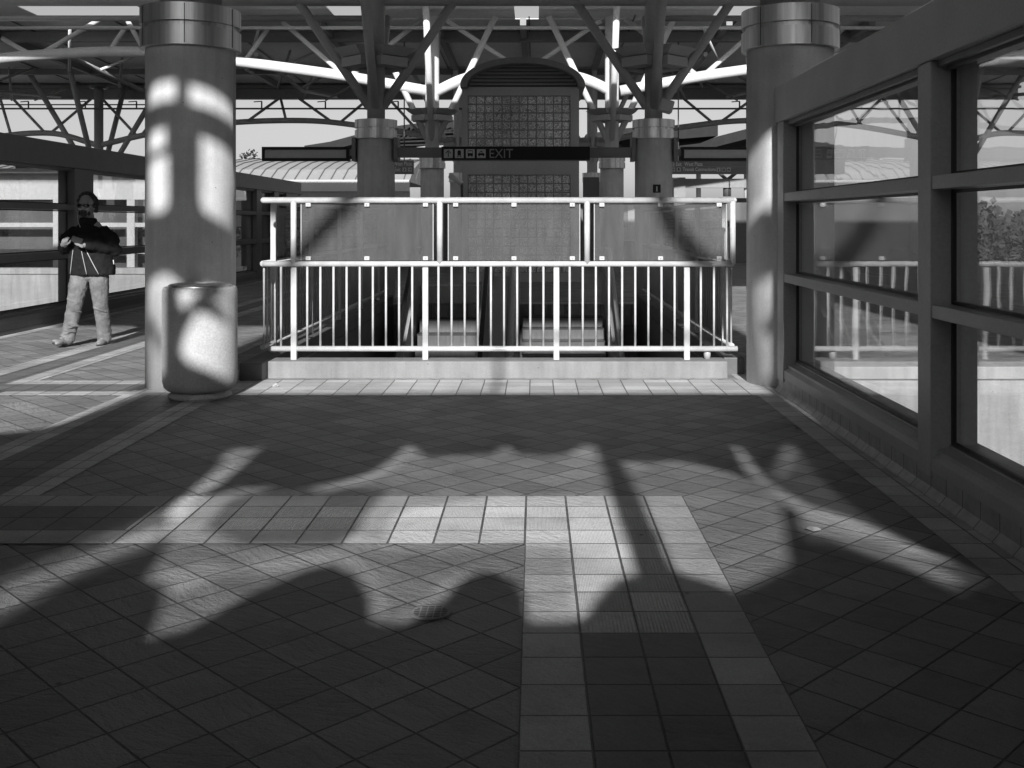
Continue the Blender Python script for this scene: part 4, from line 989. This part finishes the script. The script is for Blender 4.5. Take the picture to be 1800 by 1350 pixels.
def hand(mb, c, d, side, up, curl):
    """c palm centre, d direction the fingers start in, side: unit vector across the knuckles towards the thumb"""
    d, side, up = d.normalized(), side.normalized(), up.normalized()
    rot = Matrix((side, up, d)).transposed()
    mb.ell(c, (.040, .017, .046), rot)
    for i, (ln, off) in enumerate(((.072,.028),(.080,.010),(.075,-.009),(.060,-.027))):
        p0 = c+d*.036+side*off; a = d; p = [p0]
        for k in range(3):
            a = (a*math.cos(curl)+(-up)*math.sin(curl)).normalized() if k else (d*math.cos(curl*.6)-up*math.sin(curl*.6)).normalized()
            up2 = side.cross(a).normalized(); p.append(p[-1]+a*ln*(.45,.32,.23)[k]); 
            up = -side.cross(a) if (-side.cross(a)).dot(up) > 0 else side.cross(a)
        limb(mb, p, (.0095,.009,.0085,.007), 10); up = rot.col[1].normalized()
    t0 = c+side*.034-d*.012; limb(mb, [t0, t0+side*.022+d*.022-up*.006, t0+side*.020+d*.048-up*.020], (.012,.0105,.008), 10)
hand(body, HDl+Vector((.01,-.045,.015)), Vector((.35,-.5,.75)), Vector((.75,.2,.1)), Vector((-.1,-.9,-.3)), 1.05)
hand(body, HDr+Vector((-.03,-.045,.012)), Vector((-.8,-.35,.45)), Vector((-.25,-.1,.9)), Vector((.1,-1,.0)), .75)
solidify(body, 'body', M['skin'], pn, .0055, 2)
jk = MB()
secs = [(.815,.055,0,.255,.165),(.83,.055,0,.265,.17),(.92,.05,0,.262,.168),(1.02,.04,-.01,.25,.165),(1.12,.03,-.01,.24,.16),(1.22,.02,0,.235,.15),(1.30,.02,0,.215,.135),(1.355,.015,.005,.165,.12),(1.39,.012,0,.125,.11),(1.44,.01,-.005,.105,.10),(1.475,.01,-.005,.092,.09)]
n = 36; rings = []
for z, cx, cy, rx, ry in secs: rings.append([jk.bm.verts.new((cx+rx*math.cos(2*math.pi*k/n), cy+ry*math.sin(2*math.pi*k/n), z)) for k in range(n)])
for A, B in zip(rings, rings[1:]):
    for k in range(n): jk.bm.faces.new((A[k], A[(k+1)%n], B[(k+1)%n], B[k]))
jk.bm.faces.new(rings[0][::-1]); jk.bm.faces.new(rings[-1])
limb(jk, [SHl+Vector((.02,0,-.01)), (SHl+ELl)/2+Vector((-.03,0,.01)), ELl+Vector((-.01,0,-.01)), (ELl+HDl)/2, HDl+Vector((-.005,.03,-.003))], (.078,.078,.070,.056,.044))
limb(jk, [SHr+Vector((-.02,0,-.01)), (SHr+ELr)/2+Vector((.02,0,.01)), ELr+Vector((.0,0,-.01)), (ELr+HDr)/2, HDr+Vector((.03,.025,-.003))], (.080,.082,.074,.058,.045))
HSC = False
jo = solidify(jk, 'jacket', M['jacket'], pn, .009, 4, .028, .07)
HSC = True
def piping(px0, py0, px1, py1, mat, r=.0045):
    mb = MB(); pts = []
    for k in range(6):
        t = k/5; x = (px0+(px1-px0)*t-152)/151.6; z = (605-(py0+(py1-py0)*t))/151.6
        rx, ry = .25, .168; pts.append((MX+x, MY-ry*math.sqrt(max(0,1-((x-.05)/rx)**2))-.014, z))
    mb.tube(pts, r, 8); mb.build('piping', mat, jo)
piping(136,437,129,479,M['frame']); piping(153,439,162,479,M['frame']); piping(161,437,181,479,M['pict'], .0045)
piping(198,455,199,463,M['white'], .006)
jn = MB()
for z, rx, ry in ((.93,.165,.12),(.86,.175,.125),(.80,.17,.12)): jn.ell((.025,.005,z), (rx,ry,.07), n=20)
limb(jn, [HPl+Vector((0,0,-.03)), (HPl+KNl)/2, KNl, (KNl+ANl)/2+Vector((.0,.03,0)), ANl+Vector((.015,.02,-.005))], (.112,.104,.084,.082,.078), 18)
limb(jn, [HPr+Vector((0,0,-.03)), (HPr+KNr)/2, KNr, (KNr+ANr)/2+Vector((0,.02,0)), ANr+Vector((0,.0,-.01))], (.112,.104,.084,.082,.082), 18)
for A_ in (ANl, ANr):
    for k in range(5): jn.ell(A_+Vector((.004*(-1)**k+(.02*k if A_ is ANl else 0), .015, .02+.032*k)), (.084-.002*k, .084-.002*k, .012), Matrix.Rotation(R(14*(-1)**k), 3, 'Y'), 18, 8)
for K_ in (KNl, KNr):
    for k in range(3): jn.ell(K_+Vector((0, .0, -.05+.05*k)), (.092, .090, .012), Matrix.Rotation(R(22*(-1)**k), 3, 'Y'), 18, 8)
solidify(jn, 'jeans', M['denim'], pn, .007, 2, .014, .05)
for A, dr in ((ANl, Vector((-.35,-.9,.22))), (ANr, Vector((.03,-1,-.02)))):
    sh = MB(); dr = dr.normalized(); q = dr.to_track_quat('Y', 'Z').to_matrix(); c = A+Vector((0,0,-.055))
    sh.ell(c+dr*.085, (.050,.115,.036), q, 18, 12); sh.ell(c-dr*.015+Vector((0,0,.012)), (.042,.06,.045), q); sh.ell(c+dr*.03+Vector((0,0,.03)), (.038,.07,.035), q)
    so = solidify(sh, 'shoe', M['shoe'], pn, .007, 3)
    mb = MB(); mb.ell(Vector((MX,MY,0))+c+dr*.075+Vector((0,0,-.03)), (.051,.128,.012), q, 20, 8); mb.build('sole', M['seal'], so)
hr = MB(); rnd = random.Random(5)
for k in range(70):
    a = rnd.uniform(0, 2*math.pi); e = rnd.uniform(-.25, 1.5); d = Vector((math.cos(a)*math.cos(e), math.sin(a)*math.cos(e), math.sin(e)))
    if d.y < -.35 and d.z < .62: continue
    p = HC+Vector((0,.018,.02))+Vector((d.x*.082, d.y*.098, d.z*.105)); hr.ell(p*1.0, (.028,.026,.024), n=8, m=6)
for s in (-1, 1):
    for z in (-.05,-.02,.01,.04): hr.ell(HC+Vector((.084*s,.03,z)), (.022,.03,.022), n=8, m=6)
hr.ell(HC+Vector((0,.03,.04)), (.078,.088,.09))
solidify(hr, 'hair', M['hair'], pn, .006, 1, .015, .015)
bd = MB()
bd.ell(HC+Vector((0,-.078,-.092)), (.034,.024,.022)); bd.ell(HC+Vector((0,-.092,-.052)), (.030,.010,.008)); bd.ell(HC+Vector((0,-.086,-.068)), (.024,.011,.012))
for s in (-1, 1): bd.ell(HC+Vector((.026*s,-.082,-.072)), (.010,.010,.022)); bd.ell(HC+Vector((.046*s,-.055,-.080)), (.014,.02,.022))
solidify(bd, 'beard', M['hair'], pn, .004, 1)
g = MB()
for s in (-1, 1): g.ell(Vector((MX,MY,0))+HC+Vector((.036*s,-.096,.000)), (.031,.010,.018), Matrix.Rotation(R(18*s), 3, 'Z'), 20, 12)
headscale(g, Vector((MX,MY,0)))
go = g.build('sunglasses', M['lens'], pn)
g = MB(); B0 = Vector((MX,MY,0))+HC
g.tube([B0+Vector((-.012,-.106,.004)), B0+Vector((.012,-.106,.004))], .004, 8)
for s in (-1, 1): g.tube([B0+Vector((.062*s,-.088,.006)), B0+Vector((.078*s,-.03,.006)), B0+Vector((.08*s,.02,0))], .0035, 8)
headscale(g, Vector((MX,MY,0)))
g.build('frame', M['seal'], go)
mb = MB(); mb.tube([B0+Vector((-.078,-.01,-.03)), B0+Vector((-.07,-.06,-.12)), B0+Vector((-.05,-.11,-.18)), B0+Vector((-.01,-.155,-.23))], .0035, 8); headscale(mb, Vector((MX,MY,0))); mb.build('earphone_cable', M['pict'], pn)
ph = thing('phone', 'dark mobile phone held in the walking man\'s hand', 'phone', (MX-.01, MY-.36, 1.22))
c = Vector((MX+.015, MY-.335, 1.225))
mb = MB(); mb.bar(c-Vector((.045,.02,-.02)), c+Vector((.06,.02,-.02)), .012, .066); mb.build('case', M['black'], ph, bevel=.003)
mb = MB(); mb.bar(c-Vector((.040,.008,-.026)), c+Vector((.055,.032,-.014)), .004, .058); mb.build('screen', M['lens'], ph)
